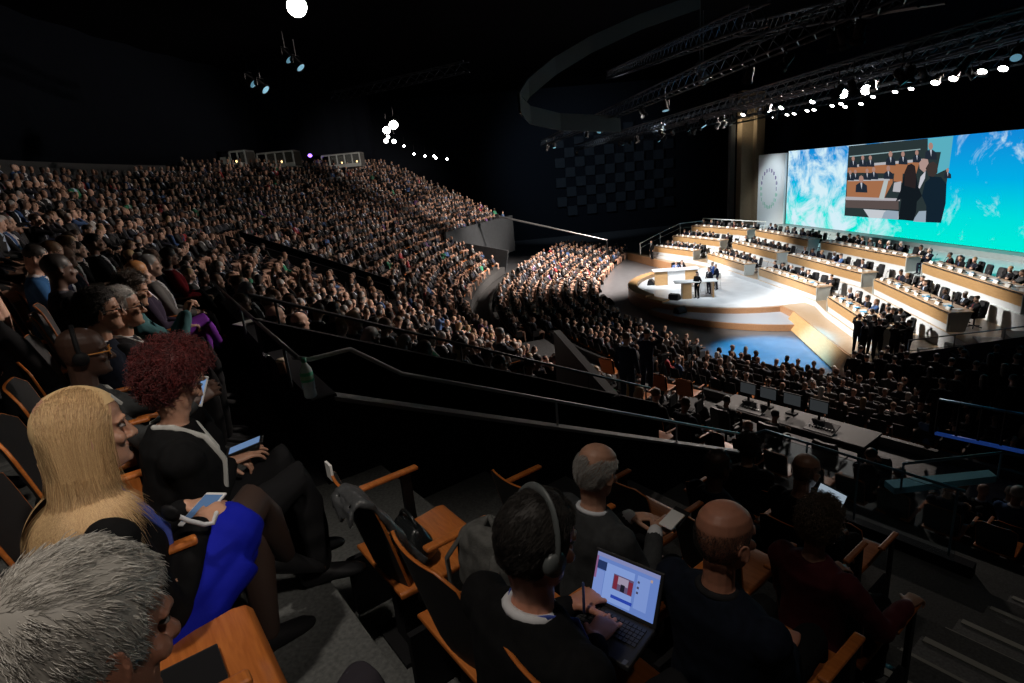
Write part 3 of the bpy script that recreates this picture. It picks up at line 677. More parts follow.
m = MB(); m.box((0, 0, .004), (.21, .29, .008)); fold0 = m.mesh('blue_folder', mat('folder_blue', (.08, .42, .75), .5))
def place_mesh(name, me, M, label, cat, group):
    o = bpy.data.objects.new(name, me); COL.objects.link(o); o.matrix_world = M; tag(o, label, cat, group); return o
SEATS_STAGE = []
occ = {(0, 0): '01111111', (1, 0): '11111101', (2, 0): '1110111', (0, 1): '1111111', (1, 1): '1111111', (2, 1): '11011111'}
occ.update({(0, 2): '1111101', (1, 2): '11111010', (2, 2): '1111111101', (0, 3): '1111110', (1, 3): '11110111', (2, 3): '111001111'})
for k, c, r, M, L in DESKS:
    o_ = occ[(k, c)]; n = len(o_); where = '%s of the %s' % (rn[k], cn2[c].split(',')[0])
    for i in range(n):
        x = L * (i + .5) / n + rgS.uniform(-.06, .06); y = 1.02 + rgS.uniform(-.05, .08)
        Mc = M @ Matrix.Translation((x, y, 0)) @ Matrix.Rotation(math.pi + rgS.uniform(-.25, .25), 4, 'Z')
        ch = chair0 if first.pop('chair', None) else dup(chair0)
        ch.matrix_world = Mc; tag(ch, 'black swivel chair behind the desk, %s' % where, 'chair', 'chairs behind the %s desk' % where)
        SEATS_STAGE.append((k, c, i, n, M @ Matrix.Translation((x, y - .07, 0)) @ Matrix.Rotation(math.pi + rgS.uniform(-.35, .35), 4, 'Z'), o_[i] == '1', where))
        T = M @ Matrix.Translation((x + .05, .42, .793)) @ Matrix.Rotation(rgS.uniform(-.3, .3), 4, 'Z'); place_mesh('paper_stack', paper0, T, 'white papers on the desk, %s' % where, 'papers', 'papers on the %s desk' % where)
        T = M @ Matrix.Translation((x, .06, .793)); place_mesh('name_board', name0, T, 'white folded name board on the desk, %s' % where, 'name board', 'name boards on the %s desk' % where)
        T = M @ Matrix.Translation((x - .25, .32, .793)); place_mesh('microphone', mic0, T @ Matrix.Rotation(0, 4, 'Z'), 'black gooseneck microphone on the desk, %s' % where, 'microphone', 'microphones on the %s desk' % where)
        if c >= 2 and rgS.random() < .28:
            T = M @ Matrix.Translation((x + .3, .36, .793)) @ Matrix.Rotation(rgS.uniform(-.8, .8), 4, 'Z'); place_mesh('folder', fold0, T, 'blue folder lying on the desk, %s' % where, 'folder', 'blue folders on the %s desk' % where)
# podium furniture
def at_pod(x, y, z=.725): return at_z(x, y, z)
pa, pb = at_pod(655.5, 285.7), at_pod(697.5, 283.0)
u = (pb - pa).normalized(); L = (pb - pa).length; w = V((-u.y, u.x, 0)); w = w if w.y > 0 else -w
r = empty('presidium_table', M=Matrix(((u.x, w.x, 0, pa.x), (u.y, w.y, 0, pa.y), (0, 0, 1, .725), (0, 0, 0, 1)))); tag(r, 'long podium table with glowing white front and oak ends', 'table')
m = MB(); m.box((L / 2, .35, 1.02), (L + .3, 1.0, .06)); m.build('tabletop', WHITE, r, bevel=.01)
m = MB(); m.box((.42, .2, .5), (.85, .5, .98)); m.build('end_block', WOODL, r)
m = MB(); m.box((L - .42, .2, .5), (.85, .5, .98)); m.build('end_block', WOODL, r)
m = MB(); m.box((L / 2, .16, .5), (L - 1.7, .3, .96)); m.build('white_front', mat('white_front_panel', (.8, .8, .8), .4), r)['label'] = 'white front panel'
TPRES = r.matrix_basis.copy(); LPRES = L
qa = at_pod(681.5, 299.5); u = V((.985, -.17, 0)).normalized(); w = V((.17, .985, 0))
r = empty('speakers_table', M=Matrix(((u.x, w.x, 0, qa.x), (u.y, w.y, 0, qa.y), (0, 0, 1, .725), (0, 0, 0, 1)))); tag(r, 'narrow oak bar table with single block leg on the podium', 'table')
m = MB(); m.box((.9, .45, 1.04), (2.6, .9, .06)); m.build('tabletop', WHITE, r, bevel=.01)
m = MB(); m.box((.35, .45, .505), (.55, .8, 1.01)); m.build('block_leg', WOODL, r)
m = MB(); m.box((1.95, .45, .505), (.08, .7, 1.01)); m.build('leg_panel', WOODL, r)
TSPK = r.matrix_basis.copy()
def bar_chair(p, rz, label):
    r = empty('bar_chair', p, rz); tag(r, label, 'chair'); m = MB(); m.box((0, 0, .72), (.42, .40, .03)); m.build('seat', mat('pale_shell', (.45, .42, .38), .5), r, bevel=.01)
    m = MB(); m.slab([(-.21, -.20, .74), (.21, -.20, .74), (.19, -.25, 1.08), (-.19, -.25, 1.08)], .02); m.build('backrest', MATS['pale_shell'], r)
    for sx in (-1, 1):
        for sy in (-1, 1): m = MB(); m.tube([(sx * .17, sy * .16, .71), (sx * .22, sy * .22, 0)], .014, 6); m.build('leg', STEEL, r)
    m = MB(); m.tube([(.2, .2, .25), (-.2, .2, .25), (-.2, -.2, .25), (.2, -.2, .25), (.2, .2, .25)], .01, 5); m.build('footrest', STEEL, r)
for (x, y), rz, lb in (((694, 297), 1.2, 'pale high chair closest to the block-legged bar table'), ((703, 293.5), 1.0, 'pale high chair between the two people on the podium'), ((711, 291.5), .8, 'pale high chair farthest right on the podium'), ((716, 289), .4, 'pale high chair beside the standing man in dark suit')):
    bar_chair(at_pod(x, y), rz, lb)
def wedge(p, rz, label):
    r = empty('stage_monitor', p, rz); tag(r, label, 'loudspeaker'); m = MB(); m.loft([[V((x, -.25, 0)), V((x, .25, 0)), V((x, .18, .33)), V((x, -.05, .38)), V((x, -.25, .12))] for x in (-.32, .32)]); m.build('cabinet', BLK, r)
    m = MB(); m.slab([(-.29, -.26, .13), (.29, -.26, .13), (.29, -.07, .375), (-.29, -.07, .375)], -.01); m.build('grille', BLKM, r)
for (x, y, z), rz, lb in (((674.5, 299.5, .725), 2.4, 'black wedge loudspeaker on white podium beside the bar table'), ((680, 313, .36), .5, 'black wedge loudspeaker on the curved step below the podium'),
        ((651, 284.5, .725), 1.2, 'black wedge loudspeaker inside the podium rim by the long table'), ((634.5, 285.5, .02), .9, 'black wedge loudspeaker on grey floor left of the podium'), ((632, 298, .02), 1.3, 'black wedge loudspeaker on grey floor under the podium rim')):
    wedge(at_z(x, y, z), rz, lb)
for i, (x, y) in enumerate(((612, 262), (607, 272), (604, 277), (600, 284), (598, 292), (604, 300), (610, 304))):
    wedge(at_z(x, y, .02), 1.6, 'black wedge loudspeaker on the floor in front of the audience, number %s along the front row' % ['one from far end', 'two', 'three', 'four', 'five', 'six', 'last'][i] if 0 else ['farthest black floor loudspeaker before the arena front row', 'second farthest black floor loudspeaker before the front row', 'third farthest black floor loudspeaker before the front row', 'middle black floor loudspeaker before the arena front row', 'third nearest black floor loudspeaker before the front row', 'second nearest black floor loudspeaker before the front row', 'nearest black floor loudspeaker before the arena front row'][i])
# railings at both ends of the tiers
def railing(name, pts, label, h=1.0, m_=STEEL, nposts=None, post_r=.022, rail_r=.025, mid=True):
    r = empty(name, pts[0]); tag(r, label, 'railing'); b = V(pts[0]); P = [V(p) - b for p in pts]; up = V((0, 0, h))
    m = MB(); m.tube([p + up for p in P], rail_r, 6); m.build('handrail', m_, r)
    if mid: m = MB(); m.tube([p + up * .55 for p in P], rail_r * .5, 5); m.build('middle_rail', m_, r)
    for a, c in zip(P[:-1], P[1:]):
        n = max(1, int((c - a).length / 1.3))
        for i in range(n + (c is P[-1])): m = MB(); q = a.lerp(c, i / n); m.tube([q, q + up], post_r, 6); m.build('post', m_, r)
    return r
railing('stage_railing', [(12.9, 53.6, 1.0), (15.0, 54.4, 1.7), (17.0, 54.6, 2.41), (19.2, 54.9, 2.41)], 'pale grey railing climbing the far side of the desk tiers', m_=PALE, post_r=.04, rail_r=.045)
railing('stage_railing', [(19.3, 54.9, 2.41), (21.8, 47.2, 2.41)], 'pale grey railing behind the back row of the farthest desks', h=1.25, m_=PALE, post_r=.04, rail_r=.045)
# steps and parapet on the near side
e = [(14.2, 20.9), (16.6, 19.9), (18.8, 18.9), (21.5, 17.6)]
mb = MB()
for i in range(9):
    p = V((14.6, 21.2, 0)).lerp(V((21.0, 18.0, 0)), i / 8.5); d_ = (V((21.0, 18.0, 0)) - V((14.6, 21.2, 0))).normalized(); s_ = V((d_.y, -d_.x, 0))
    mb.box(p + V((0, 0, .36 + .13 * i)) - s_ * -.2, (.9, .95, .72 + .26 * i - .02), (d_, s_, V((0, 0, 1))))
struct('floor_side_steps', mb, WHITE)
mb = MB(); a, b = V((14.9, 20.0, 0)), V((22.0, 15.6, 0))
mb.add([a, b, b + V((0, 0, 2.7)), a + V((0, 0, .85))] + [q + V((.08, .12, 0)) for q in (a, b, b + V((0, 0, 3.6)), a + V((0, 0, 1.3)))], [(0, 1, 2, 3), (7, 6, 5, 4), (3, 2, 6, 7), (0, 3, 7, 4), (1, 5, 6, 2), (0, 4, 5, 1)])
struct('wall_side_parapet', mb, mat('parapet_blue', (.02, .024, .05), .6))
railing('stair_railing', [(14.95, 20.2, .85), (18.45, 18.05, 1.77), (22.0, 15.9, 2.68)], 'steel stair railing along the dark parapet right of the desks', h=.95)
for c in range(3):           # little blocks of steps in the aisles between the desks
    for k in range(3):
        p = V((*ROWS[k][c][1], 0)).lerp(V((*ROWS[k][c + 1][0], 0)), .5)
        m = MB(); m.box((0, 0, .11), (.5, .9, .22)); m.box((.14, 0, .3), (.25, .9, .2))
        o = m.build('step_block', GREYP, bevel=.01, loc=p + V((.95, 0, TZ[k] + .012))); tag(o, 'grey step block in the aisle after the %s wedge, %s' % (cn[c], rn[k]), 'step')
# ================================================================== lighting rig
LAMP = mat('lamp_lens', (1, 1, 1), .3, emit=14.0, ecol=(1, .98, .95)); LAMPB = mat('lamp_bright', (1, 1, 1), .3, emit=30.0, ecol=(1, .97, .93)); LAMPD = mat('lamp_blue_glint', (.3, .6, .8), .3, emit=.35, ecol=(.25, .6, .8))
TRUSS = mat('truss_dark', (.03, .042, .058), .4, .7)
def truss(a, b, label, w=.5, m_=TRUSS):
    a, b = V(a), V(b); r = empty('lighting_truss', a); tag(r, label, 'truss'); L = (b - a).length; X, Y, Z = axes(b - a)
    cs = [X * w / 2 * i + Z * w / 2 * k for i, k in ((-1, -1), (1, -1), (1, 1), (-1, 1))]
    for c in cs: m = MB(); m.tube([c, c + (b - a)], .035, 5, round_ends=False); m.build('chord', m_, r)
    m = MB(); n = int(L / .7)
    for i in range(n):
        p, q = (b - a) * (i / n), (b - a) * ((i + 1) / n)
        for k in range(4):
            c, d = cs[k], cs[(k + 1) % 4]; m.beam(p + c, q + d if i % 2 else q + d, .022, .022)
    m.build('lattice', m_, r); return r
def fixture(p, aim, R, label, lens=LAMP, name='spotlight', group=None, hang=1.0):
    d = (V(aim) - V(p)).normalized(); X, Y, Z = axes(d); M = Matrix(((X.x, Y.x, Z.x, p[0]), (X.y, Y.y, Z.y, p[1]), (X.z, Y.z, Z.z, p[2]), (0, 0, 0, 1)))
    r = empty(name, M=M); tag(r, label, 'spotlight', group); ay = (V((1, 0, 0)), V((0, 0, 1)), V((0, 1, 0)))
    m = MB(); m.lathe((0, 0, 0), [(R * .5, -R * 3.2), (R * .8, -R * 2.6), (R * .85, -R * .9), (R * 1.12, -R * .5), (R * 1.12, 0), (R * 1.0, 0), (R * .95, -R * .3)], 14, ax=ay); m.build('housing', BLK, r)
    m = MB(); m.lathe((0, 0, 0), [(.01, -R * .05), (R * .6, -R * .03), (R * 1.0, -R * .12)], 14, ax=ay); m.build('lens', lens, r)
    up = M.to_3x3().inverted() @ V((0, 0, 1)); m = MB(); q = V((0, -R * 1.4, 0))
    m.tube([q + V((R * 1.2, 0, 0)), q + V((R * 1.2, 0, 0)) + up * R * 1.6, q + V((-R * 1.2, 0, 0)) + up * R * 1.6, q + V((-R * 1.2, 0, 0))], .02, 5); m.tube([q + up * R * 1.6, q + up * (R * 1.6 + hang * .5)], .025, 5); m.build('yoke', BLKM, r)
    return r
AIM = V((15, 38, .7))
main = [(743, 115), (767, 111), (781, 108), (812, 102), (843, 94), (866, 90), (935, 83), (953, 79), (982, 72), (1003, 69)]
PM = 21.0
for i, (x, y) in enumerate(main):
    big = i in (4, 5); fixture(on_p(x, y, PM), on_p(x, y, PM) + V((-.75, -.35, -1)) if not big else V((2, 12, 6)), .165 if not big else .23, 'lit round spotlight on the stage truss, %s from left' % ['first', 'second', 'third', 'fourth', 'fifth, very bright', 'sixth, very bright', 'seventh', 'eighth', 'ninth', 'tenth'][i], LAMPB if big else LAMP)
small = [(774, 118), (787, 115), (794, 114), (807, 111), (814, 110), (832, 106), (841, 104), (845, 107), (861, 104), (873, 97), (895, 92), (911, 89)]
for i, (x, y) in enumerate(small):
    fixture(on_p(x, y, 27.0), on_p(x, y, 27.0) + V((-.6, -.3, -1)), .15, 'small lit spotlight on the rear truss above the screen', LAMP, group='small lit spotlights in front of the screen curtain')
for i, (x, y) in enumerate(((688, 131), (700, 129.5), (716, 128), (722, 127), (693, 134))):
    fixture(on_p(x, y, 18.0), V((10, 50, 0)), .14, 'lit spotlight at the far end of the stage truss, %s' % ['farthest left', 'second of the five', 'third of the five', 'fourth of the five', 'lowest of the five'][i], LAMP)
S0 = lambda p, z, a, b: (sp(a, p, z), sp(b, p, z))
zt = lambda x, y, p: on_p(x, y, p).z
truss(*S0(PM, zt(866, 84, PM), 64, 14), 'long black truss carrying the row of lit stage spotlights')
truss(*S0(27, zt(866, 92, 27), 56, 20), 'rear black truss close to the screen curtain')
truss(*S0(17, zt(866, 72, 17), 62, 10), 'black truss above and in front of the stage spotlights')
truss(*S0(13, zt(800, 84, 13), 60, 6), 'black truss over the arena floor, hung with unlit lamps')
truss(*S0(24, zt(900, 62, 24), 58, 14), 'upper black truss between the stage lights and ceiling')
truss(*S0(9, zt(700, 75, 9), 56, 4), 'black truss nearest the camera, high over the floor seats')
truss(on_p(610, 75, 12), on_p(760, 15, 8), 'slanting black truss high in the middle of the ceiling')
truss(on_p(745, 30, 14), on_p(935, -10, 10), 'slanting black truss with blue gleam at the top right')
rg = random.Random(21)
for i in range(46):            # unlit lamps under the trusses, some with a blue glint painted as faint lens glow
    p_ = rg.choice((13, 17, PM, 9)); s_ = rg.uniform(10, 60); z_ = {13: zt(800, 84, 13), 17: zt(866, 72, 17), PM: zt(866, 84, PM), 9: zt(700, 75, 9)}[p_]
    q = sp(s_, p_ + rg.uniform(-.2, .2), z_ - .75)
    fixture(q, q + V((rg.uniform(-1, 1), rg.uniform(-1, 1), -1.2)), .14, 'unlit black spotlight hanging under a roof truss', LAMPD if rg.random() < .5 else BLKM, group='unlit spotlights under the roof trusses')
# front-of-house clusters
P1 = CAM + ray(297, 7) * 11.5; fixture(P1, V((1, 2, 6)), .20, 'bright round lamp alone near the top left of ceiling', LAMPB)
for i, ((x, y), R) in enumerate((((393.5, 125), .26), ((386.5, 130.5), .22), ((386, 141), .13), ((394, 141.5), .13), ((388, 137), .10))):
    fixture(CAM + ray(x, y) * 34, V((-4, 14, 4)), R, ['largest bright lamp of the hanging cluster over the audience', 'second bright lamp of the hanging cluster, lower left', 'small dim lamp lowest left in hanging cluster', 'small dim lamp lowest right in hanging cluster', 'smallest lamp in the middle of hanging cluster'][i], LAMPB if i < 2 else LAMP)
q = CAM + ray(390, 120) * 34; truss(q + V((-4, 3, 2.0)), q + V((5, -3, 2.0)), 'short truss carrying the cluster of bright lamps')
for i, (x, y) in enumerate(((404, 146), (414, 154), (425, 156), (434, 156), (436, 158), (447, 159))):
    fixture(CAM + ray(x, y) * 46, V((-4, 20, 4)), .09, 'tiny lit lamp far away above the seats', LAMP, group='tiny lit lamps above the far seats')
for i, (x, y) in enumerate(((254, 84), (266, 90), (290, 60), (301, 68))):
    fixture(CAM + ray(x, y) * 20, V((0, 20, 5)), .16, 'unlit lamp hanging in the dark at top left, %s' % ['lowest left', 'lowest right', 'highest', 'under the T-shaped bracket'][i], LAMPD)
# curved ceiling sail
mb = MB(); pts = [(700, 1), (640, 22), (590, 45), (555, 66), (528, 88), (519, 103), (530, 115), (560, 122), (620, 124)]; rings = []
C = [CAM + ray(x, y) * (26 + 1.6 * abs(i - 5)) for i, (x, y) in enumerate(pts)]
for i, c in enumerate(C):
    d = C[min(i + 1, len(C) - 1)] - C[max(i - 1, 0)]; X, Y, Z = axes(d); rings.append([c + V((0, 0, .42)) + X * .05, c + V((0, 0, .42)) - X * .05, c - V((0, 0, .42)) - X * .05, c - V((0, 0, .42)) + X * .05])
mb.loft(rings); o = mb.build('hanging_sail', mat('sail_grey', (.055, .057, .055), .7), smooth=False); tag(o, 'dark grey curved band hanging in the middle of the ceiling', 'ceiling panel')
# hoist motors and line-array
for i, (x, y) in enumerate(((700, 68), (703, 78))):
    m = MB(); m.ell((0, 0, 0), (.28, .28, .34), None, 12, 8); m.tube([(0, 0, .3), (0, 0, 3)], .02, 5); o = m.build('hoist_motor', mat('motor_grey', (.2, .21, .22), .5), smooth=True, loc=on_p(x, y, 13)); tag(o, 'pale round hoist motor under the roof truss, %s' % ('upper' if i == 0 else 'lower'), 'hoist')
# ------------------------------------------------------------------ the light itself
def spot(name, p, aim, e, col=(1, 1, 1), size=60, blend=.5, r=.4):
    d = bpy.data.lights.new(name, 'SPOT'); d.energy = e; d.color = col; d.spot_size = math.radians(size); d.spot_blend = blend; d.shadow_soft_size = r
    o = bpy.data.objects.new(name, d); COL.objects.link(o); o.location = p; o.rotation_euler = (V(aim) - V(p)).to_track_quat('-Z', 'Y').to_euler(); return o
KW = (1, .85, .75)
spot('stage_spot', sp(47, 16, 11.0), (15, 39, .7), 7000, (1, .98, .96), 46, .6)
spot('stage_spot', sp(30, 15, 11), (15.5, 36, .7), 5500, (.90, .96, 1), 60, .6)
spot('podium_spot', sp(35, 8, 11.5), (11.8, 40.5, .7), 16000, (1, .99, .97), 22, .5)
spot('desk_spot', sp(45, 8, 11.5), (18, 47, 1.5), 26000, (1, .95, .88), 48, .6)
spot('desk_spot', sp(27, 7, 11.5), (18.5, 28, 1.5), 25000, (1, .95, .88), 54, .6)
spot('house_spot', sp(38, 22, 12), (-12, 40, 7), 45000, KW, 56, .6)
spot('house_spot', sp(46, 18, 12), (-6, 64, 7), 52000, KW, 46, .7)
spot('house_spot', sp(44, 14, 11), (6, 48, 1), 30000, KW, 90, .6)
spot('house_spot', sp(24, 22, 11.5), (5.5, 20, 1.5), 11000, KW, 60, .6)
spot('house_spot', V((9.5, 22, 12)), (3.2, 11.0, 3.5), 2600, KW, 46, .8)  # extra unseen spot added to brighten the lower block
spot('house_spot', sp(24, 20, 12.5), (-9, 17, 7.5), 24000, KW, 50, .7)
spot('row_face_fill', V((8.5, 13.5, 13.5)), (-3.0, 4.6, 8.6), 6500, KW, 17, .7)  # narrow unseen spot added to brighten faces in the near row
spot('far_wall_fill', sp(60, 10, 14), sp(84, 18, 9), 6000, (.7, .85, 1), 70, .8)  # weak spot added so the far panels show, in place of bounce
spot('panel_spot', sp(48, 24, 13), sp(53, 30, 5.5), 6000, (.9, .97, 1), 34, .8)
spot('pillar_spot', sp(55.4, 26.5, 12.4), sp(56.6, 29, 11.9), 1100, (1, .85, .6), 60, .9)
spot('unseen_foreground_spot', V((-2.4, -1.0, H + 8.5)), (-.80, 1.65, 7), 1300, (1, .90, .79), 23, 1.0, .25)
spot('unseen_foreground_spot', V((4.5, -3.0, H + 6)), (-1.25, 1.75, 8.3), 1500, (1, .90, .80), 13, 1.0, .3)  # unseen fill added to light faces on the camera side
spot('unseen_foreground_spot', V((3.6, -.6, H + 8)), (2.2, 2.6, 6), 130, (1, .9, .82), 40, 1.0, .3)  # weak unseen fill added over the right-hand seats
spot('added_blue_floor_spot', sp(27, 16, 11), (12.3, 25.4, 0), 30000, (.015, .45, 1), 30, .5)  # unseen spot added to turn this part of the floor blue
W = bpy.data.worlds.new('hall_dark'); SC.world = W; W.use_nodes = True; W.node_tree.nodes['Background'].inputs[0].default_value = (.35, .45, .7, 1); W.node_tree.nodes['Background'].inputs[1].default_value = .008
# ================================================================== auditorium seats
SEATBLK = mat('seat_black_fabric', (.018, .018, .019), .8, bump=.15, bscale=400)
def seat_outline():
    pts = []
    for a in range(0, 91, 15): pts.append((.215 - .07 + .07 * math.cos(math.radians(a)), .86 - .07 + .07 * math.sin(math.radians(a))))
    pts = [(.20, .40), (.21, .6)] + pts; return pts + [(-x, z) for x, z in reversed(pts)]
def seat_curve(x, z, off): return V((x, -.20 - (z - .40) * .24 + x * x * .95 - off, z))
def make_seat(left_arm=False):
    r = empty('auditorium_seat')
    o = seat_outline(); n = len(o); nx = 9; m = MB(); e = MB()
    xs = lambda z, t: None
    def grid(off, flip):
        rows = []
        for z in [.40 + (.86 - .40) * i / 10 for i in range(11)]:
            hw = .215 if z < .79 else .145 + .07 * math.sqrt(max(0, 1 - ((z - .79) / .07) ** 2)); hw = .20 + .01 * min(1, (z - .4) / .2) if z < .6 else (.21 + .005 * min(1, (z - .6) / .1) if z < .79 else hw)
            rows.append([seat_curve(-hw + 2 * hw * k / nx, z, off) for k in range(nx + 1)])
        return rows
    fr, bk = grid(-.006, 0), grid(.006, 1)
    def surf(mb, rows, rev):
        w = nx + 1; vs = [v for q in rows for v in q]; fs = []
        for i in range(len(rows) - 1):
            for k in range(nx):
                q = (i * w + k, i * w + k + 1, (i + 1) * w + k + 1, (i + 1) * w + k); fs.append(tuple(reversed(q)) if rev else q)
        mb.add(vs, fs)
    surf(m, fr, True); surf(m, bk, False)
    def border(rows): return [q[0] for q in rows] + rows[-1][1:-1] + [q[-1] for q in reversed(rows)]
    bf, bb = border(fr), border(bk)
    e.add(bf + bb, [(k, k + 1, k + 1 + len(bf), k + len(bf)) for k in range(len(bf) - 1)]); 
    m.build('backrest', SEATBLK, r, True)
    q = e.build('edge_band', ORANGE, r, True); q['label'] = 'orange plywood edge'
    sol = q.modifiers.new('s', 'SOLIDIFY'); sol.thickness = .004; sol.offset = 0
    m = MB(); rings = []
    prof = [(-.22, .425), (-.05, .415), (.12, .425), (.20, .435), (.235, .428), (.252, .405), (.256, .375)]
    for x, dz in ((-.225, -.004), (-.215, .004), (-.1, 0), (.1, 0), (.215, .004), (.225, -.004)):
        rings.append([V((x, y, z + dz)) for y, z in prof] + [V((x, y - .015 * (i > 3), z + dz - .022 * (i < 5))) for i, (y, z) in reversed(list(enumerate(prof)))])
    m.loft(rings); m.build('seat_pan', ORANGE, r, True, bevel=.004)
    for sx in ((1, -1) if left_arm else (1,)):
        m = MB(); m.box((sx * .31, .02, .635), (.042, .30, .02)); a = m.build('armrest', ORANGE, r, bevel=.008)
        m = MB(); m.box((sx * .31, .10, .32), (.022, .05, .61)); m.box((sx * .31, -.10, .16), (.03, .30, .30)); m.build('arm_support', BLK, r)
    m = MB(); m.box((0, -.12, .20), (.10, .08, .40)); m.box((0, -.1, .01), (.3, .24, .02)); m.build('pedestal', BLK, r)
    return r
SEAT0 = make_seat(); SEAT1 = make_seat(True)
def face_rz(dirv): return math.atan2(-dirv.x, dirv.y)
RZ0 = face_rz(NV); _used = {'a': False, 'b': False}
def put_seat(p, rz, label, group=None, left=False):
    key = 'b' if left else 'a'; src = SEAT1 if left else SEAT0
    s = dup(src) if _used[key] else src; _used[key] = True
    s.location = p; s.rotation_euler = (0, 0, rz); tag(s, label, 'seat', group); return s
seat_low = MB(); seat_low.slab([(-.21, -.2, .4), (.21, -.2, .4), (.21, -.31, .86), (-.21, -.31, .86)], .03, 0); seat_low.box((0, 0, .42), (.44, .46, .04), mi=1); seat_low.box((.3, 0, .5), (.05, .34, .30), mi=0); seat_low.box((0, -.1, .2), (.1, .1, .4), mi=0)

# ================================================================== the audience
SKINS = [((.52, .32, .235), 'fair'), ((.46, .275, .20), 'fair'), ((.36, .205, .14), 'tan'), ((.20, .10, .06), 'brown'), ((.085, .042, .027), 'dark')]
HAIRS = [((.016, .012, .010), 'black'), ((.045, .026, .016), 'dark brown'), ((.12, .065, .03), 'brown'), ((.34, .22, .11), 'blond'), ((.34, .33, .32), 'grey'), ((.60, .58, .55), 'white')]
JACKS = [((.006, .006, .007), 'black', 34), ((.009, .011, .022), 'navy', 22), ((.018, .018, .020), 'charcoal', 20), ((.06, .06, .06), 'grey', 5), ((.05, .032, .022), 'brown', 5), ((.32, .025, .03), 'red', 2), ((.04, .09, .22), 'blue', 3), ((.40, .38, .36), 'cream', 2), ((.02, .20, .10), 'green', 1), ((.12, .05, .16), 'purple', 1), ((.25, .19, .14), 'beige', 1)]
SHIRTS = [(.60, .60, .62), (.42, .50, .64), (.55, .5, .48), (.05, .05, .06)]
TIES = [(.02, .02, .03), (.25, .02, .03), (.03, .06, .2), (.1, .1, .12)]
PROT = {}
def P(name, **kw): PROT[name] = mid_proto(name, **kw)
lap = dict(hl=V((-.07, .30, .60)), hr=V((.08, .28, .60)))
P('man_hands_in_lap', hair='short', lany=True, **lap)
P('man_arms_folded', hair='short', lean=-9, hl=V((.12, .20, .80)), hr=V((-.12, .22, .83)), ehL=(-1, .2, -.6), ehR=(1, .2, -.6), handL=dict(d=V((1, .1, 0)), pn=V((0, -1, 0))), handR=dict(d=V((-1, .1, 0)), pn=V((0, -1, 0))))
P('man_leg_crossed', hair='fringe', legs='crossed', lean=-10, yaw=-8, **lap)
P('man_reading_phone', hair='short', lean=3, pitch=-24, hl=V((-.05, .30, .66)), hr=V((.07, .30, .68)), lany=True)
P('man_chin_on_hand', hair='short', lean=6, yaw=10, hl=V((-.06, .3, .62)), hr=V((.06, .21, 1.04)), ehR=(.5, .6, -1), handR=dict(d=V((-.2, -.1, 1)), pn=V((0, -1, .2))), legs='crossed2')
P('woman_long_hair', hair='long', female=True, shirt='v', tie=False, lany=True, **lap)
P('woman_bob', hair='bob', female=True, shirt='v', tie=False, legs='crossed', yaw=6, **lap)
P('man_headset', hair='short', lean=-4, yaw=8, hl=V((-.10, .34, .60)), hr=V((.14, .34, .63)), legs='wide', lany=True)
P('man_bald', hair='none', lean=-7, yaw=-4, legs='crossed2', **lap)
P('delegate_leaning', hair='short', lean=14, hl=V((-.16, .42, .82)), hr=V((.14, .42, .82)), pitch=4)
P('delegate_reading', hair='short', lean=9, pitch=-16, hl=V((-.12, .40, .82)), hr=V((.16, .40, .82)))
P('standing_man', hair='short', stand=True, lean=0, hl=V((-.25, .06, .84)), hr=V((.25, .08, .84)))
P('standing_stride', hair='short', stand=True, lean=5, legs='stride', hl=V((-.22, .22, .95)), hr=V((.16, .3, 1.06)))
P('photographer', hair='short', stand=True, lean=4, pitch=-4, hl=V((-.07, .20, 1.58)), hr=V((.08, .20, 1.56)), ehL=(-1, .2, -1), ehR=(1, .2, -1))
P('standing_woman', hair='long', stand=True, female=True, lean=0, hip=.90, hl=V((-.22, .14, .92)), hr=V((.12, .26, .98)), shirt=None)
SITTING = ['man_hands_in_lap', 'man_arms_folded', 'man_leg_crossed', 'man_reading_phone', 'man_chin_on_hand', 'woman_long_hair', 'woman_bob', 'man_headset', 'man_bald']
FEM = {'woman_long_hair', 'woman_bob', 'standing_woman'}
def wchoice(rg): 
    r = rg.random() * sum(j[2] for j in JACKS)
    for j in JACKS:
        r -= j[2]
        if r < 0: return j
    return JACKS[0]
def vary(c, rg, a=.25): k = 1 + rg.uniform(-a, a); return tuple(min(1, x * k) for x in c)
def looks(rg, proto=None, dark=None):
    p = proto or rg.choice(SITTING + ['man_hands_in_lap', 'man_headset']); sk = rg.choices(SKINS, (34, 26, 18, 10, 8))[0]
    h = rg.choices(HAIRS, (30, 24, 14, 9, 15, 6) if sk[1] in ('fair', 'tan') else (70, 10, 0, 0, 16, 0))[0]; j = JACKS[0] if dark else wchoice(rg)
    if p not in FEM and j[1] in ('red', 'purple', 'green') and rg.random() < .5: j = JACKS[1]
    tr = JACKS[rg.choice((0, 0, 1, 2))][0]
    return dict(proto=p, skin=vary(sk[0], rg, .15), skinw=sk[1], hair=vary(h[0], rg, .2), hairw=h[1], jack=vary(j[0], rg), jackw=j[1], tr=tr, shirt=rg.choices(SHIRTS, (3, 2, 1, 6))[0], tie=rg.choice(TIES))
def put_person(L, loc, rz, label, group=None, scale=1.0, name='person'):
    o = bpy.data.objects.new(name, PROT[L['proto']][0]); COL.objects.link(o); o.location = loc; o.rotation_euler = (0, 0, rz); o.scale = (scale,) * 3
    for k, a in (('skin', 'c_skin'), ('hair', 'c_hair'), ('jack', 'c_jacket'), ('tr', 'c_trousers'), ('shirt', 'c_shirt'), ('tie', 'c_tie')): o[a] = [float(x) for x in L[k]] + [1.0]
    tag(o, label, 'person', group); return o
def desc(L):
    w = 'woman' if L['proto'] in FEM else 'man'
    hw = 'bald' if L['proto'] == 'man_bald' else (L['hairw'] + '-haired')
    return '%s %s in %s jacket' % (hw, 'person', L['jackw'])
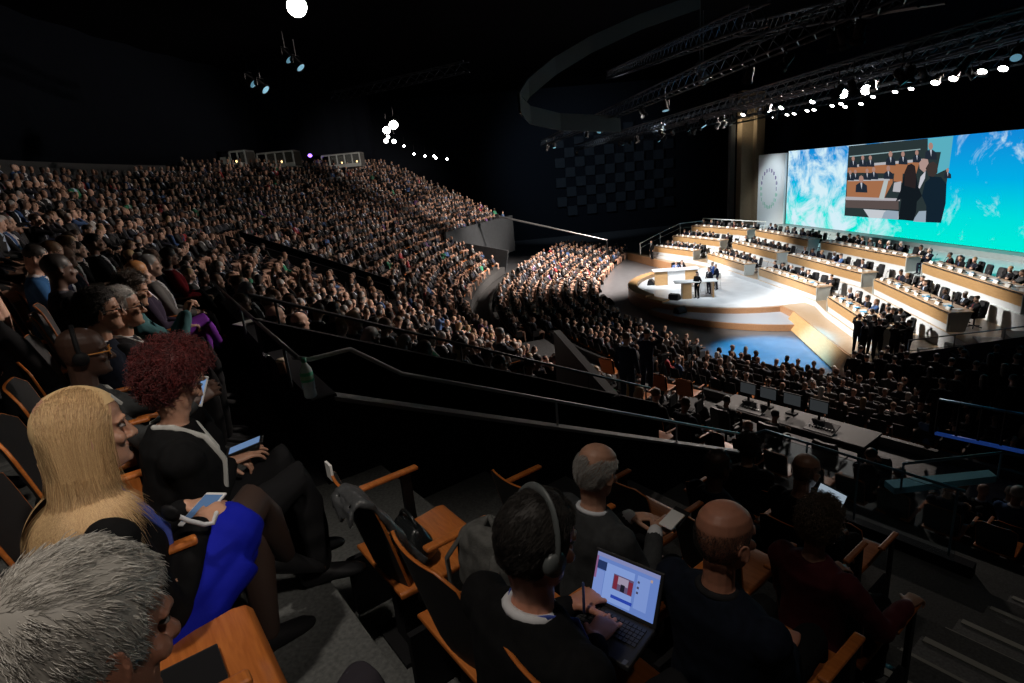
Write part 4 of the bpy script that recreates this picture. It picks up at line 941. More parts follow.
# delegates behind the desks
rgD = random.Random(4)
for k, c, i, n, M, o_, where in SEATS_STAGE:
    if not o_: continue
    L = looks(rgD, rgD.choice(['delegate_leaning', 'delegate_reading', 'delegate_leaning', 'woman_bob' if rgD.random() < .3 else 'man_arms_folded'])); 
    if L['jackw'] in ('red', 'cream', 'beige', 'brown', 'grey', 'blue', 'green') and rgD.random() < .85: q_ = JACKS[rgD.choice((0, 0, 1))]; L['jack'], L['jackw'] = q_[0], q_[1]
    t = M.translation; rz = M.to_euler().z
    put_person(L, t, rz, '%s-haired delegate in %s jacket at desk, %s' % (L['hairw'], L['jackw'], where), 'delegates at the %s desk' % where)
# people on the podium
def stand_at(px, py, z, proto, rz, label, jack, hair=0, skin=0, sc=1.0, tr=None):
    L = dict(proto=proto, skin=SKINS[skin][0], hair=HAIRS[hair][0], jack=jack, tr=tr or jack, shirt=SHIRTS[0], tie=TIES[0]); return put_person(L, at_z(px, py, z), rz, label, None, sc)
NAVY = JACKS[1][0]; BK = JACKS[0][0]
stand_at(697, 298, .725, 'standing_woman', 2.2, 'person in black suit leaning at the bar table on podium', BK, 0)
stand_at(709, 293.5, .725, 'standing_man', 2.0, 'person in dark suit standing at the far end of bar table', NAVY, 0)
stand_at(716, 289.5, .725, 'standing_man', 1.7, 'tall grey-haired person in dark suit at right of the podium group', NAVY, 4)
stand_at(713, 287, .725, 'standing_stride', 2.0, 'person in blue jacket half hidden between two standing suits', (.03, .09, .35), 1)
Lp = TPRES @ V((1.6, 1.15, 0)); L2 = TPRES @ V((LPRES - .9, 1.15, 0))
for q, lb, jk, hr_ in ((Lp, 'white-shirted person seated at left of the glowing podium table', (.10, .14, .30), 5), (L2, 'dark-suited person seated at right of the glowing podium table', BK, 1)):
    ch = dup(chair0); ch.location = (q.x, q.y, .725); ch.rotation_euler = (0, 0, math.pi + math.atan2(TPRES[1][0], TPRES[0][0])); ch.scale = (1.1, 1.1, 1.25); tag(ch, 'black chair of the ' + lb, 'chair')
    put_person(dict(proto='delegate_leaning', skin=SKINS[0][0], hair=HAIRS[hr_][0], jack=jk, tr=BK, shirt=SHIRTS[0], tie=TIES[2]), V((q.x, q.y, .86)), math.pi + math.atan2(TPRES[1][0], TPRES[0][0]), lb, None, 1.1)
stand_at(652, 259, .72, 'standing_man', 1.9, 'dark-suited usher standing at the far left end of desk tiers', BK, 0)
stand_at(926, 273, 2.41, 'man_arms_folded', 1.7, 'grey-haired person in navy suit seated at the end of third wedge back desk', NAVY, 4)
# the dark group of photographers and guards by the stage end, and the people at the right edge
grp = [(856, 360, 1), (862, 366, 0), (868, 354, 2), (876, 366, 1), (885, 352, 0), (892, 370, 1), (899, 362, 2), (880, 358, 0), (896, 354, 1), (906, 368, 0), (870, 361, 1)]
for i, (x, y, q) in enumerate(grp):
    stand_at(x, y - 6, .72, ('standing_man', 'photographer', 'standing_stride')[q], 1.0 + .3 * math.sin(i * 2.3) - (1.9 if q else .6), 'person in black standing in the huddle at the near corner of stage', BK, 0, 1 + i % 3)['group'] = 'standing huddle at the near stage corner'
rgE = random.Random(8)
edge = [(930, 402, .5), (944, 408, .6), (957, 398, .6), (968, 415, .9), (983, 405, .9), (996, 420, 1.2), (1008, 410, 1.2), (1018, 425, 1.4), (924, 420, .9), (950, 428, 1.2), (975, 436, 1.5), (1003, 440, 1.7), (935, 440, 1.4), (956, 394, .45), (990, 392, .4), (1012, 394, .4), (1022, 400, .5)]
for i, (x, y, z) in enumerate(edge):
    stand_at(x, y, z, rgE.choice(['standing_man', 'standing_stride', 'standing_man', 'standing_woman', 'photographer']), rgE.uniform(-1.6, -.2), 'person in black standing in the dark crowd at right edge below the stairs', BK, 0, rgE.choice((1, 2, 3)))['group'] = 'standing crowd at the dark right edge'

# ---- low-poly figures for the crowd nobody could count
LOW = []
for nm, kw in (('man_hands_in_lap', dict(hair='short', **lap)), ('man_arms_folded', dict(hair='short', lean=-9, hl=V((.12, .20, .80)), hr=V((-.12, .22, .83)))), ('woman_long_hair', dict(hair='long', female=True, tie=False, **lap)),
               ('man_bald', dict(hair='fringe', yaw=10, **lap)), ('man_reading_phone', dict(hair='short', pitch=-20, lean=4, **lap)), ('woman_bob', dict(hair='bob', female=True, tie=False, yaw=-10, **lap)), ('lean', dict(hair='short', lean=10, yaw=14, hl=V((-.06, .3, .62)), hr=V((.05, .22, 1.02)), ehR=(.5, .6, -1)))):
    me, _ = mid_proto('low_' + nm, vox=.017, decim=.075, upper=True, **kw); LOW.append((nm, low_arrays(me)))
cand = []          # (depth, position, facing, row-kind)
rgC = random.Random(42)
AISLES = [s_of_t(-14.2), 33.0, 42.5, 52.0, 60.0]
def seat_line(d, z, s0, s1, kind, pitch=.60):
    s = s0
    while s < s1:
        i = int(np.searchsorted(BS, s)); i = min(max(i, 1), len(BS) - 1)
        dl = (bowl(min(s + .5, STOT - .3), d) - bowl(s, d)).length / .5 if s < STOT - 1 else 1
        if all(abs(s - a) > .62 / max(dl, .6) for a in AISLES): cand.append((bowl(s, d, z), -bowl_n(s), kind, s, d))
        s += pitch / max(dl, .4)
for k in range(8): seat_line(.9 * k, .02 + .10 * k, 5.2 if k < 5 else 27.6, STOT - 2, 'floor')
for j in range(-11, 15):
    d = dn(.9 * j - .12); z = fl(j); s1 = STOT - 1.5 if j <= JCUT else S_FAR - .8
    if j <= 0: seat_line(d, z, s_of_t(-4.5) if j == 0 else s_of_t(-1.0) if j > -4 else 99 if j < -9 else 38 if j < -7 else 34 if j < -6 else s_of_t(.5), s1, 'rake')
    elif j < 8: seat_line(d, z, S_VOM1 + (.75 if j > 1 else 6.5), s1, 'rake')
    else: seat_line(d, z, s_of_t(1.5) if j > 9 else s_of_t(-4.0), s1, 'low')
# ================================================================== the people nearest to the camera
BUSY = []          # ground positions already taken
def zr(rel): return H + rel
def scalp_shell(mb, M, c, k, infl, cond, nu=36, nv=24):
    idx = {}; vs = []; fs = []
    def pt(i, j):
        a, b = 2 * math.pi * i / nu, -math.pi / 2 + math.pi * j / nv; v = V((math.cos(b) * math.cos(a), math.cos(b) * math.sin(a), math.sin(b)))
        return V((v.x * (.0795 + infl), -.008 + v.y * (.1010 + infl), .022 + v.z * (.1030 + infl)))
    def vi(i, j):
        key = (i % nu if 0 < j < nv else 0, j)
        if key not in idx: idx[key] = len(vs); vs.append(c + M @ (pt(*key) * k))
        return idx[key]
    for i in range(nu):
        for j in range(nv):
            if cond((pt(i, j) + pt(i + 1, j + 1)) / 2):
                q = [vi(i, j), vi(i + 1, j), vi(i + 1, j + 1), vi(i, j + 1)]; q = [x for n_, x in enumerate(q) if x not in q[:n_]]
                if len(q) > 2: fs.append(tuple(q))
    mb.add(vs, fs)
def hairline(p, low=-.03):
    if p.y > .02: return p.z > .055 + (p.y - .02) * .5
    if p.y > -.015: return p.z > .0
    return p.z > low - .03 * min(1, max(0, (-p.y - .02) / .05))
def crown(p): return p.z > .085 - .2 * max(0, -p.y - .05)
from mathutils.noise import noise_vector as NZV
def h_short(I, seed, n, ln, r, comb, mat_, cond=hairline, lift=.5, jit=.35, curl=0.0, infl=.006, shell=True):
    rg = random.Random(seed); M, c, k = I['M'], I['head'], I['hk']; lines = []
    while len(lines) < n:
        v = V((rg.gauss(0, 1), rg.gauss(0, 1), rg.gauss(0, 1))).normalized(); p = V((v.x * .0805, -.008 + v.y * .102, .022 + v.z * .1040))
        if not cond(p): continue
        nn = V((v.x / .08, v.y / .102, v.z / .104)).normalized(); cb = V(comb(p)); cb = (cb - nn * cb.dot(nn)); cb = cb.normalized() if cb.length > 1e-4 else V((0, -1, 0))
        L = ln * rg.uniform(.6, 1.25); j = NZV(p * 38 + V((seed, 0, 0))) * jit * 1.6 + V((rg.gauss(0, jit), rg.gauss(0, jit), rg.gauss(0, jit))) * .35; q = p; pts = [q]
        for s in range(4):
            f = s / 3; d = (nn * (lift * (1 - f) + .08) + cb * (.5 + f) + j * .5 + V((rg.gauss(0, curl), rg.gauss(0, curl), rg.gauss(0, curl))) + V((0, 0, -.15 * f))).normalized(); q = q + d * L / 4; pts.append(q)
        lines.append([c + M @ (x * k) for x in pts])
    mb = strands(lines, r)
    if shell: scalp_shell(mb, M, c, k, infl, cond)
    return mb
def h_long(I, seed, n, length, r, shoulder):
    rg = random.Random(seed); M, c, k = I['M'], I['head'], I['hk']; lines = []; P, u, X, Y = I['P'], I['u'], I['X'], I['Y']
    for _ in range(n):
        while 1:
            v = V((rg.gauss(0, 1), rg.gauss(0, 1), abs(rg.gauss(0, 1)) - .25)).normalized(); p = V((v.x * .078, -.008 + v.y * .099, .022 + v.z * .1035))
            if hairline(p, -.02): break
        part = -.012; side = 1 if p.x > part else -1; q = c + M @ (p * k); nn = M @ v
        d = (nn * .25 + M @ V((side * .8, -.5 if p.y < .05 else -.8, .1))).normalized(); pts = [q]; L = length * rg.uniform(.8, 1.08); st = L / 11; jx = V((rg.gauss(0, .10), rg.gauss(0, .10), 0))
        for s in range(11):
            lz = (M.transposed() @ (q - c)).z; pull = (c + M @ V((0, -.055, 0)) - q) * (1.6 if lz < -.11 else 0); pull.z = 0; d = (d + V((0, 0, -.62)) + jx * .35 + pull).normalized(); q = q + d * st
            lp = M.transposed() @ (q - c) / k; e = V((lp.x / .087, (lp.y + .010) / .093, max(lp.z - .02, 0) / .112)); R = 1.0 + .04 * ((seed * 13 + len(lines) * 7) % 10) / 10
            if e.length < R or (lp.z > -.13 and e.length > R * 1.04):
                f_ = (R if e.length < R else R * 1.04) / max(e.length, 1e-4); lp = V((lp.x * f_, (lp.y + .010) * f_ - .010, (lp.z - .02) * f_ + .02 if lp.z > .02 else lp.z)); q = c + M @ (lp * k)
            rel = q - (P + u * .36); tx, ty, tz = rel.dot(X) / .215, rel.dot(Y) / .155, rel.dot(u) / .17; tl = math.sqrt(tx * tx + ty * ty + tz * tz)
            if tl < 1.03: rel = X * tx * .215 / tl * 1.03 + Y * ty * .155 / tl * 1.03 + u * tz * .17 / tl * 1.03; q = P + u * .36 + rel
            nl = V(q - (c + M @ V((0, -.03, -.11)))); 
            pts.append(q)
        lines.append(pts)
    mb = strands(lines, r, r * .5); scalp_shell(mb, M, c, k, .0035, lambda p: hairline(p, -.02)); return mb
def h_curly(I, seed, n, r, vol, mat_, low=-.06):
    rg = random.Random(seed); M, c, k = I['M'], I['head'], I['hk']; lines = []
    cond = lambda p: hairline(p, low)
    while len(lines) < n:
        v = V((rg.gauss(0, 1), rg.gauss(0, 1), rg.gauss(0, 1))).normalized(); p = V((v.x * .08, -.012 + v.y * .10, .022 + v.z * .104))
        if not cond(p): continue
        a = V((rg.gauss(0, 1), rg.gauss(0, 1), rg.gauss(0, 1))).cross(v).normalized(); b = v.cross(a); h = rg.uniform(.55, 1) * vol; R = rg.uniform(.006, .011); ph = rg.uniform(0, 6.28); w = rg.uniform(2.2, 4.5); pts = []
        dr = (v + V((rg.gauss(0, .45), rg.gauss(0, .45), rg.gauss(0, .45) - .15))).normalized()
        for s in range(14):
            f = s / 13; pts.append(c + M @ ((p + dr * h * f + (a * math.cos(ph + w * f * 3) + b * math.sin(ph + w * f * 3)) * R * min(1, f * 3)) * k))
        lines.append(pts)
    mb = strands(lines, r, r * .6); scalp_shell(mb, M, c, k, vol * .35, cond); return mb
def glasses(I, m_, r=.0016, par=None, name='glasses'):
    mb = MB(); T = lambda x, y, z: I['head'] + I['M'] @ V((x * I['hk'], y * I['hk'], z * I['hk']))
    for s in (-1, 1):
        mb.tube([T(s * .032 + .024 * math.cos(a), .102 - .004 * abs(math.cos(a)), .0 + .017 * math.sin(a)) for a in [i * .5236 for i in range(13)]], r, 5)
        mb.tube([T(s * .056, .098, .004), T(s * .075, .06, .004), T(s * .082, -.01, .002), T(s * .08, -.03, -.012)], r * 1.2, 5)
    mb.tube([T(-.008, .104, .003), T(0, .107, .006), T(.008, .104, .003)], r, 5); return mb.build(name, m_, par, True)
def headset(I, par, m_=None, thick=.010):
    T = lambda x, y, z: I['head'] + I['M'] @ V((x * I['hk'], y * I['hk'], z * I['hk'])); X = I['M'].col[0]
    r = MB(); r.tube([T(.092 * math.cos(a), -.016 - .012 * math.sin(a), .0 + .137 * math.sin(a)) for a in [math.pi * i / 18 for i in range(19)]], thick, 8, flat=.45)
    h = r.build('headphones', m_ or BLK, par, True)
    for s in (-1, 1):
        q = MB(); ax = (I['M'].col[1], I['M'].col[2], I['M'].col[0]); q.lathe(T(s * .084, -.014, -.012), [(.01, -.012), (.030, -.012), (.034, 0), (.030, .013), (.008, .016)], 14, ax=ax); q.build('ear_cup', m_ or BLK, par, True)
    return h
def lanyard(I, par, m_, badge=None, w=.011, bm=None):
    P, u, X, Y = I['P'], I['u'], I['X'], I['Y']; mb = MB()
    for s in (-1, 1):
        pts = [P + u * .50 + Y * -.07 + X * s * .03, P + u * .505 + X * s * .072 - Y * .02, P + u * .46 + X * s * .085 + Y * .075, P + u * .36 + X * s * .07 + Y * .138, P + u * .22 + X * s * .035 + Y * .147, P + u * .10 + X * s * .006 + Y * .150]
        mb.tube(pts, w, 6, ref=Y, flat=.28)
    o = mb.build('lanyard', m_, par, True)
    if badge: q = MB(); q.box(P + u * .03 + Y * .155, (.09, .006, .13), (X, Y, u)); q.build('badge', bm or PAPER, par)
    return o
def collar(I, par, m_, r=.013, up=.0):
    P, u, X, Y = I['P'], I['u'], I['X'], I['Y']; mb = MB()
    mb.tube([P + u * (.494 + up + .012 * -math.sin(a)) + Y * (-.008 + .062 * math.sin(a)) + X * .066 * math.cos(a) for a in [i * math.pi / 9 for i in range(19)]], r, 7); return mb.build('shirt_collar', m_, par, True)
def eyes(I, par):
    T = lambda x, y, z: I['head'] + I['M'] @ V((x * I['hk'], y * I['hk'], z * I['hk'])); ax = tuple(I['M'].col)
    for s in (-1, 1):
        mb = MB(); mb.ell(T(s * .032, .0795, .003), (.0115 * I['hk'], .009 * I['hk'], .0048 * I['hk']), ax, 10, 6); o = mb.build('eye', mat('eye_white', (.26, .23, .215), .25), par, True)
        mb = MB(); mb.ell(T(s * .033, .0865, .003), (.0052, .003, .0052), ax, 8, 5); mb.build('iris', mat('iris_dark', (.03, .022, .018), .2), o, True)
        mb = MB(); mb.tube([T(s * .018, .091, .022), T(s * .036, .091, .027), T(s * .053, .074, .022)], [.0022, .0026, .0014], 6, flat=.6); mb.build('eyebrow', mat('brow_hair', (.05, .032, .022), .7), par, True)
HM = {}
def hero(label, head, j, skin, jacket, trousers, rzo=0.0, hair=None, hairm=None, shoe=None, jname='jacket', tname='trousers', vox=.0052, wr=(.006, 14), eye=True, z0=None, hlw=None, hrw=None, group=None, **kw):
    hp = at_z(head[0], head[1], zr(head[2])); R = Matrix.Rotation(RZ0 + math.radians(rzo), 3, 'Z'); fz = fl(j) if z0 is None else z0
    _, I0 = figure(**kw); hip = (.93 if kw.get('stand') else .51) + (hp.z - fz - I0['head'].z); kw['hip'] = hip
    _, I0 = figure(**kw); root = hp - R @ I0['head']; root.z = fz; Ri = R.transposed()
    for nm, w in (('hl', hlw), ('hr', hrw)):
        if w is not None: kw[nm] = Ri @ (V(w) - root)
    G, I = figure(**kw); e = empty('person', root, RZ0 + math.radians(rzo)); tag(e, label, 'person', group)
    link('body', remesh([G['skin']], vox, 'body', 2), skin, e)
    link(jname, remesh([G['jacket']], .0085, jname, 4, disp=wr), jacket, e)
    link(tname, remesh([G['trousers']], .0085, tname, 4, disp=wr), trousers, e)
    G['shoe'].build('shoes', shoe or mat('shoe_black', (.012, .012, .013), .5, spec=.25), e, True)
    if hair: hair(I).build('hair', hairm, e, True)
    if eye: eyes(I, e)
    BUSY.append((root.x, root.y)); I['R'] = R; I['root'] = root; I['W'] = lambda v: root + R @ v; return e, I
def wl(px, py, z): return at_z(px, py, z)
J_BLACK = mat('black_wool', (.007, .007, .0075), .9, noise=.2, nscale=40, bump=.1, bscale=300, spec=.12); J_CHAR = mat('charcoal_wool', (.022, .022, .024), .9, noise=.2, nscale=40, bump=.1, bscale=300, spec=.12)
J_NAVY = mat('navy_wool', (.008, .011, .020), .9, noise=.2, nscale=40, bump=.1, bscale=300, spec=.12); J_GREY = mat('grey_wool', (.04, .043, .044), .9, noise=.2, nscale=40); T_BLK = mat('black_trousers', (.009, .009, .010), .9, spec=.12)
BLUEK = mat('cobalt_knit', (.004, .010, .36), .8, bump=.1, bscale=200, spec=.2); TIGHT = None
SK_FAIR = skin_mat('skin_fair', (.50, .27, .18)); SK_RED = skin_mat('skin_ruddy', (.50, .22, .14)); SK_DARK = skin_mat('skin_dark', (.075, .038, .026)); SK_TAN = skin_mat('skin_tan', (.38, .20, .125)); SK_BRN = skin_mat('skin_brown', (.20, .10, .06))
HB_ = hair_mat('hair_blonde', (.36, .20, .085), (.70, .49, .25), .55); HR_ = hair_mat('hair_dyed_red', (.03, .005, .006), (.16, .015, .014), .62); HG_ = hair_mat('hair_grey_short', (.30, .275, .24), (.78, .745, .69), .5)
HK_ = hair_mat('hair_black', (.010, .008, .007), (.026, .019, .014), .7); HD_ = hair_mat('hair_brown_dark', (.03, .02, .013), (.075, .045, .025), .45); HW_ = hair_mat('hair_white_grey', (.30, .29, .27), (.62, .60, .57), .5)
HL_ = hair_mat('hair_tousled_brown', (.10, .065, .035), (.26, .18, .10), .45)
WCLOTH = mat('white_cloth', (.62, .62, .64), .8); LAN_W = mat('lanyard_pale', (.55, .55, .52), .7); LAN_B = mat('lanyard_blue', (.06, .10, .45), .7)
back = lambda p: (p.x * .5, -.6, -.5)
# --- grey-haired man, bottom left
e, I = hero('grey-haired man seated at the bottom left corner, turned towards stage', (84, 645, -.52), 0, SK_RED, J_BLACK, mat('dark_plum_trousers', (.022, .018, .026), .9), rzo=14, yaw=14, pitch=-16, lean=-2, vox=.0042, nose=1.25, headk=1.0,
    hair=lambda I: h_short(I, 3, 14000, .026, .00085, lambda p: (p.x * .8 + .15, .55 - p.z * 2, -.35 if p.z < .08 else .1), None, lambda p: hairline(p, -.055), .22, .5, .2, infl=.008), hairm=HG_)
# --- blonde woman in black jacket and cobalt skirt
e, I = hero('blonde woman in black jacket and cobalt blue skirt holding a white phone', (84, 432, -.53), 0, SK_FAIR, J_BLACK, BLUEK, tname='skirt', skirt=True, female=True, legs='crossed', rzo=12, lean=4, yaw=-4, pitch=-4, headk=1.0, vox=.0046,
    hlw=wl(186, 507, zr(-.92)), hrw=wl(199, 522, zr(-.91)), handL=dict(d=V((.5, .8, 0)), pn=V((0, 0, -1)), curl=(45, 45, 30)), handR=dict(d=V((-.15, 1, .05)), pn=V((-.4, 0, -1)), curl=(35, 35, 25)),
    hair=lambda I: h_long(I, 5, 9500, .43, .00062, 0), hairm=HB_)
lanyard(I, e, LAN_B, True, .012); IBL = I
TM = mat('sheer_black_tights', (.045, .026, .020), .55)
mb = MB()
for s in 'LR':
    K = I['knee' + s]; Hj = I['P'] + V(((-1 if s == 'L' else 1) * .092, 0, -.03)); mid = Hj.lerp(K, .55)
    A = V((-.20, .56, .26)) if s == 'R' else V((-.08, .40, .09)); mb.tube([mid, K, K.lerp(A, .3), A], [.077, .058, .057, .040], 14)
mb.build('tights', TM, e, True)
mb = MB(); ax = (V((.95, .2, .2)), V((-.25, .9, -.35)), V((-.2, .3, .92)))
def phone(px, py, z, rz, label, case, tilt=-35, glow=.5):
    r = empty('phone', wl(px, py, z), 0); r.rotation_euler = (math.radians(90 + tilt), 0, rz); tag(r, label, 'phone')
    m = MB(); m.box((0, 0, 0), (.072, .145, .009)); m.build('case', case, r, bevel=.004)
    m = MB(); m.box((0, 0, .0048), (.062, .118, .001)); m.build('display', mat('phone_display_%d' % int(glow * 100), (.1, .2, .4), .2, emit=glow, ecol=(.25, .42, .75)), r); return r
phone(203, 509, zr(-.90), RZ0 + .75, 'white-cased phone in the hands of the blonde woman', mat('phone_white', (.7, .7, .7), .35), -80, .06)
r = empty('headset', I['W'](I['P'] + I['u'] * .40 + V((.10, .145, 0)))); tag(r, 'black and white headset hanging at the blonde woman chest', 'headset'); m = MB(); m.lathe((0, 0, 0), [(.01, -.010), (.024, -.008), (.024, .010), (.01, .012)], 14, ax=(V((1, 0, 0)), V((0, 0, 1)), V((.8, -.6, 0)))); m.build('ear_cup', BLK, r, True)
m = MB(); m.tube([(.0, 0, .0), (.03, .02, -.04), (.05, .05, -.075), (.065, .07, -.085), (.075, .08, -.06)], .007, 7); m.build('band', WCLOTH, r, True)
# --- woman with curly red hair
e, I = hero('woman with curly dark red hair in black jacket looking down at phone', (174, 378, -.57), 0, SK_FAIR, J_BLACK, T_BLK, female=True, lean=10, pitch=-34, yaw=14, hlw=wl(219, 462, zr(-.98)), hrw=wl(230, 462, zr(-.97)), handR=dict(d=V((-.1, .95, .15)), pn=V((-.3, 0, -1)), curl=(20, 20, 15)), handL=dict(d=V((.3, .9, 0)), pn=V((0, .2, -1)), curl=(40, 40, 30)),
    hair=lambda I: h_curly(I, 9, 2800, .0014, .058, None, -.125), hairm=HR_)
lanyard(I, e, LAN_W, True, .011)
phone(245, 446, zr(-.93), RZ0 - .3, 'phone with blue screen in the red-haired woman hand', mat('phone_black', (.02, .02, .02), .3), -78, .4)
# --- bald man with headphones and glasses
e, I = hero('bald man with black headphones and orange-armed glasses in grey jacket', (84, 353, -.62), 0, SK_DARK, J_GREY, T_BLK, lean=0, yaw=0, pitch=-4, hrw=wl(194, 402, zr(-.88)), hlw=wl(184, 400, zr(-.88)), handR=dict(d=V((0, .8, .4)), pn=V((-.7, 0, -.5))), handL=dict(d=V((.2, .8, .3)), pn=V((.6, 0, -.5))))
headset(I, e); glasses(I, mat('glasses_orange', (.65, .26, .05), .35), .0028, e); lanyard(I, e, LAN_W, False, .010); collar(I, e, WCLOTH)
phone(200, 391, zr(-.84), RZ0 + .5, 'white phone showing a picture, held beyond the red hair', mat('phone_white', (.7, .7, .7), .35), -30, .45)
# --- three more of the same row
e, I = hero('dark curly-haired bearded man in glasses and dark suit', (100, 311, -.52), 0, SK_TAN, J_NAVY, T_BLK, lean=0, yaw=2, pitch=-2, hair=lambda I: h_curly(I, 12, 900, .0015, .032, None, -.04), hairm=HK_)
glasses(I, BLK, .0024, e); collar(I, e, WCLOTH)
e, I = hero('grey-haired man in glasses and dark suit with pale tie', (122, 308, -.54), 0, SK_TAN, J_CHAR, T_BLK, lean=6, pitch=-2, hair=lambda I: h_short(I, 15, 2200, .035, .0013, back, None, lambda p: hairline(p, -.05)), hairm=HW_)
glasses(I, BLK, .0018, e); collar(I, e, WCLOTH); lanyard(I, e, LAN_W, False, .010)
e, I = hero('woman with big dark curls and teal top holding a phone', (133, 291, -.54), 0, SK_TAN, mat('teal_top', (.02, .10, .11), .85), T_BLK, female=True, lean=5, pitch=-12, hl=V((-.03, .36, .78)), hr=V((.07, .36, .80)), hair=lambda I: h_curly(I, 22, 1000, .0018, .06, None, -.12), hairm=HD_)
# --- laptop man
e, I = hero('man in black sweater and headphones typing on a laptop', (537, 541, -.89), 1, SK_RED, J_BLACK, T_BLK, rzo=4, lean=8, pitch=-18, yaw=-6, vox=.0044, wide=1.12, headk=1.05, legs='wide', hlw=wl(572, 604, 7.675), hrw=wl(594, 640, 7.665),
    handL=dict(d=V((.25, 1, -.05)), pn=V((0, 0, -1)), curl=(18, 30, 20)), handR=dict(d=V((-.25, 1, -.05)), pn=V((0, 0, -1)), curl=(18, 30, 20)),
    hair=lambda I: h_short(I, 31, 12000, .020, .0008, back, None, lambda p: hairline(p, -.06), .5, .5, infl=.007), hairm=HK_)
headset(I, e, mat('headphone_grey', (.10, .11, .11), .4), .011); collar(I, e, WCLOTH, .015, -.004); lanyard(I, e, LAN_B, False, .008)
# laptop
hL, hR_ = wl(588, 598, 7.645), wl(656, 630, 7.645); ux = (hR_ - hL).normalized(); uy = V((0, 0, 1)).cross(ux); Lw = (hR_ - hL).length; SC_ = Lw / .32
r = empty('laptop', M=Matrix(((ux.x, uy.x, 0, hL.x), (ux.y, uy.y, 0, hL.y), (0, 0, 1, 7.645), (0, 0, 0, 1)))); tag(r, 'open black laptop on the lap of the man with headphones', 'laptop')
D_ = .225 * SC_; m = MB(); m.box((Lw / 2, -D_ / 2, -.008), (Lw, D_, .02)); m.build('base', mat('laptop_black', (.022, .022, .024), .45), r, bevel=.005)
kb = MB(); 
for i in range(5):
    for q in range(14):
        kb.box((Lw * (.075 + .85 * (q + .5) / 14), -D_ * (.12 + .095 * i + .04), .004), (Lw * .052, D_ * .078, .004))
o = kb.build('keyboard', mat('keys_black', (.03, .03, .032), .4), r); o['label'] = 'keyboard of black keys'; o['kind'] = 'stuff'
m = MB(); m.box((Lw * .48, -D_ * .80, .003), (Lw * .30, D_ * .26, .002)); m.build('touchpad', mat('pad_grey', (.05, .05, .055), .35), r)
m = MB(); m.box((Lw * .93, -D_ * .94, .003), (.014, .018, .002)); m.build('sticker', STEEL, r)
tl = 24; lz, ly = math.cos(math.radians(tl)), math.sin(math.radians(tl)); UL = V((0, ly, lz)); UN = V((0, -lz, ly))
Hh = .225 * SC_; ctr = V((Lw / 2, 0, .0)) + UL * Hh / 2
m = MB(); m.box(ctr, (Lw, .010, Hh), (V((1, 0, 0)), -UN, UL)); lid = m.build('lid', MATS['laptop_black'], r, bevel=.004)
def scr_rect(nm, x0, x1, y0, y1, col, off, par, st=1.0):
    m = MB(); c = [V((Lw * x, 0, 0)) + UL * Hh * y + UN * (.0056 + off) for x, y in ((x0, y0), (x1, y0), (x1, y1), (x0, y1))]; m.add(c, [(0, 1, 2, 3)]); return m.build(nm, emit_mat('lap_%.2f_%.2f_%.2f' % tuple(col), col, st), par)
ds = scr_rect('display', .045, .955, .085, .945, (.12, .20, .50), 0, lid); ds['label'] = 'glowing blue web page'
scr_rect('page_column', .20, .62, .12, .80, (.20, .30, .62), .0004, ds); scr_rect('side_column', .045, .19, .12, .62, (.17, .25, .56), .0004, ds); scr_rect('side_column', .66, .84, .2, .80, (.18, .27, .58), .0004, ds)
scr_rect('toolbar', .045, .955, .87, .945, (.20, .22, .42), .0004, ds); scr_rect('dark_banner', .07, .21, .64, .80, (.015, .03, .10), .0008, ds); scr_rect('photo', .33, .62, .38, .66, (.10, .07, .14), .0008, ds)
scr_rect('photo_red', .34, .40, .39, .64, (.16, .02, .04), .0012, ds); scr_rect('photo_red', .555, .615, .39, .62, (.16, .02, .04), .0012, ds); scr_rect('photo_pale', .40, .55, .5, .64, (.30, .26, .36), .0012, ds); scr_rect('photo_suit', .45, .51, .39, .52, (.01, .01, .02), .0016, ds)
scr_rect('blue_strip', .33, .64, .21, .27, (.02, .05, .35), .0008, ds)
for yy in (.47, .56, .66): scr_rect('avatar', .67, .70, yy, yy + .04, (.05, .05, .10), .0008, ds)
scr_rect('avatar', .84, .87, .76, .81, (.4, .28, .25), .0008, ds); scr_rect('icon_strip', .045, .075, .45, .87, (.22, .10, .22), .0006, ds)
mb = MB(); mb.tube([wl(584, 612, 7.68), wl(583, 583, 7.78)], [.005, .004], 7); o = mb.build('pen', mat('pen_blue', (.05, .07, .16), .4), smooth=True); tag(o, 'dark blue pen standing between the fingers over the laptop', 'pen')
# --- row in front: old man and bald man
e, I = hero('elderly man with thin white hair in dark grey suit', (597, 471, -1.26), 2, SK_FAIR, mat('slate_suit', (.03, .032, .034), .9, noise=.2, nscale=40), T_BLK, rzo=-2, lean=4, pitch=-18, yaw=4, vox=.0048, hlw=wl(628, 517, zr(-1.61)), hrw=wl(655, 533, zr(-1.62)), handL=dict(d=V((.55, .8, -.05)), pn=V((.3, .2, -1)), curl=(8, 12, 10)), handR=dict(d=V((-.1, 1, 0)), pn=V((-.5, 0, -1)), curl=(12, 25, 20)),
    hair=lambda I: h_short(I, 41, 3400, .026, .0008, back, None, lambda p: hairline(p, -.06) and not (p.z > .045 + 6 * p.x * p.x + .008 * math.sin(p.x * 140) and p.y > -.094), .4, .45, shell=False), hairm=HW_)
collar(I, e, mat('shirt_white', (.6, .62, .66), .8), .011)
for s in 'LR':
    m = MB(); q = I['wrist' + s]; d_ = (q - I['elbow' + s]).normalized(); m.tube([q - d_ * .03, q + d_ * .004], [.037, .035], 12); m.build('shirt_cuff', WCLOTH, e, True)
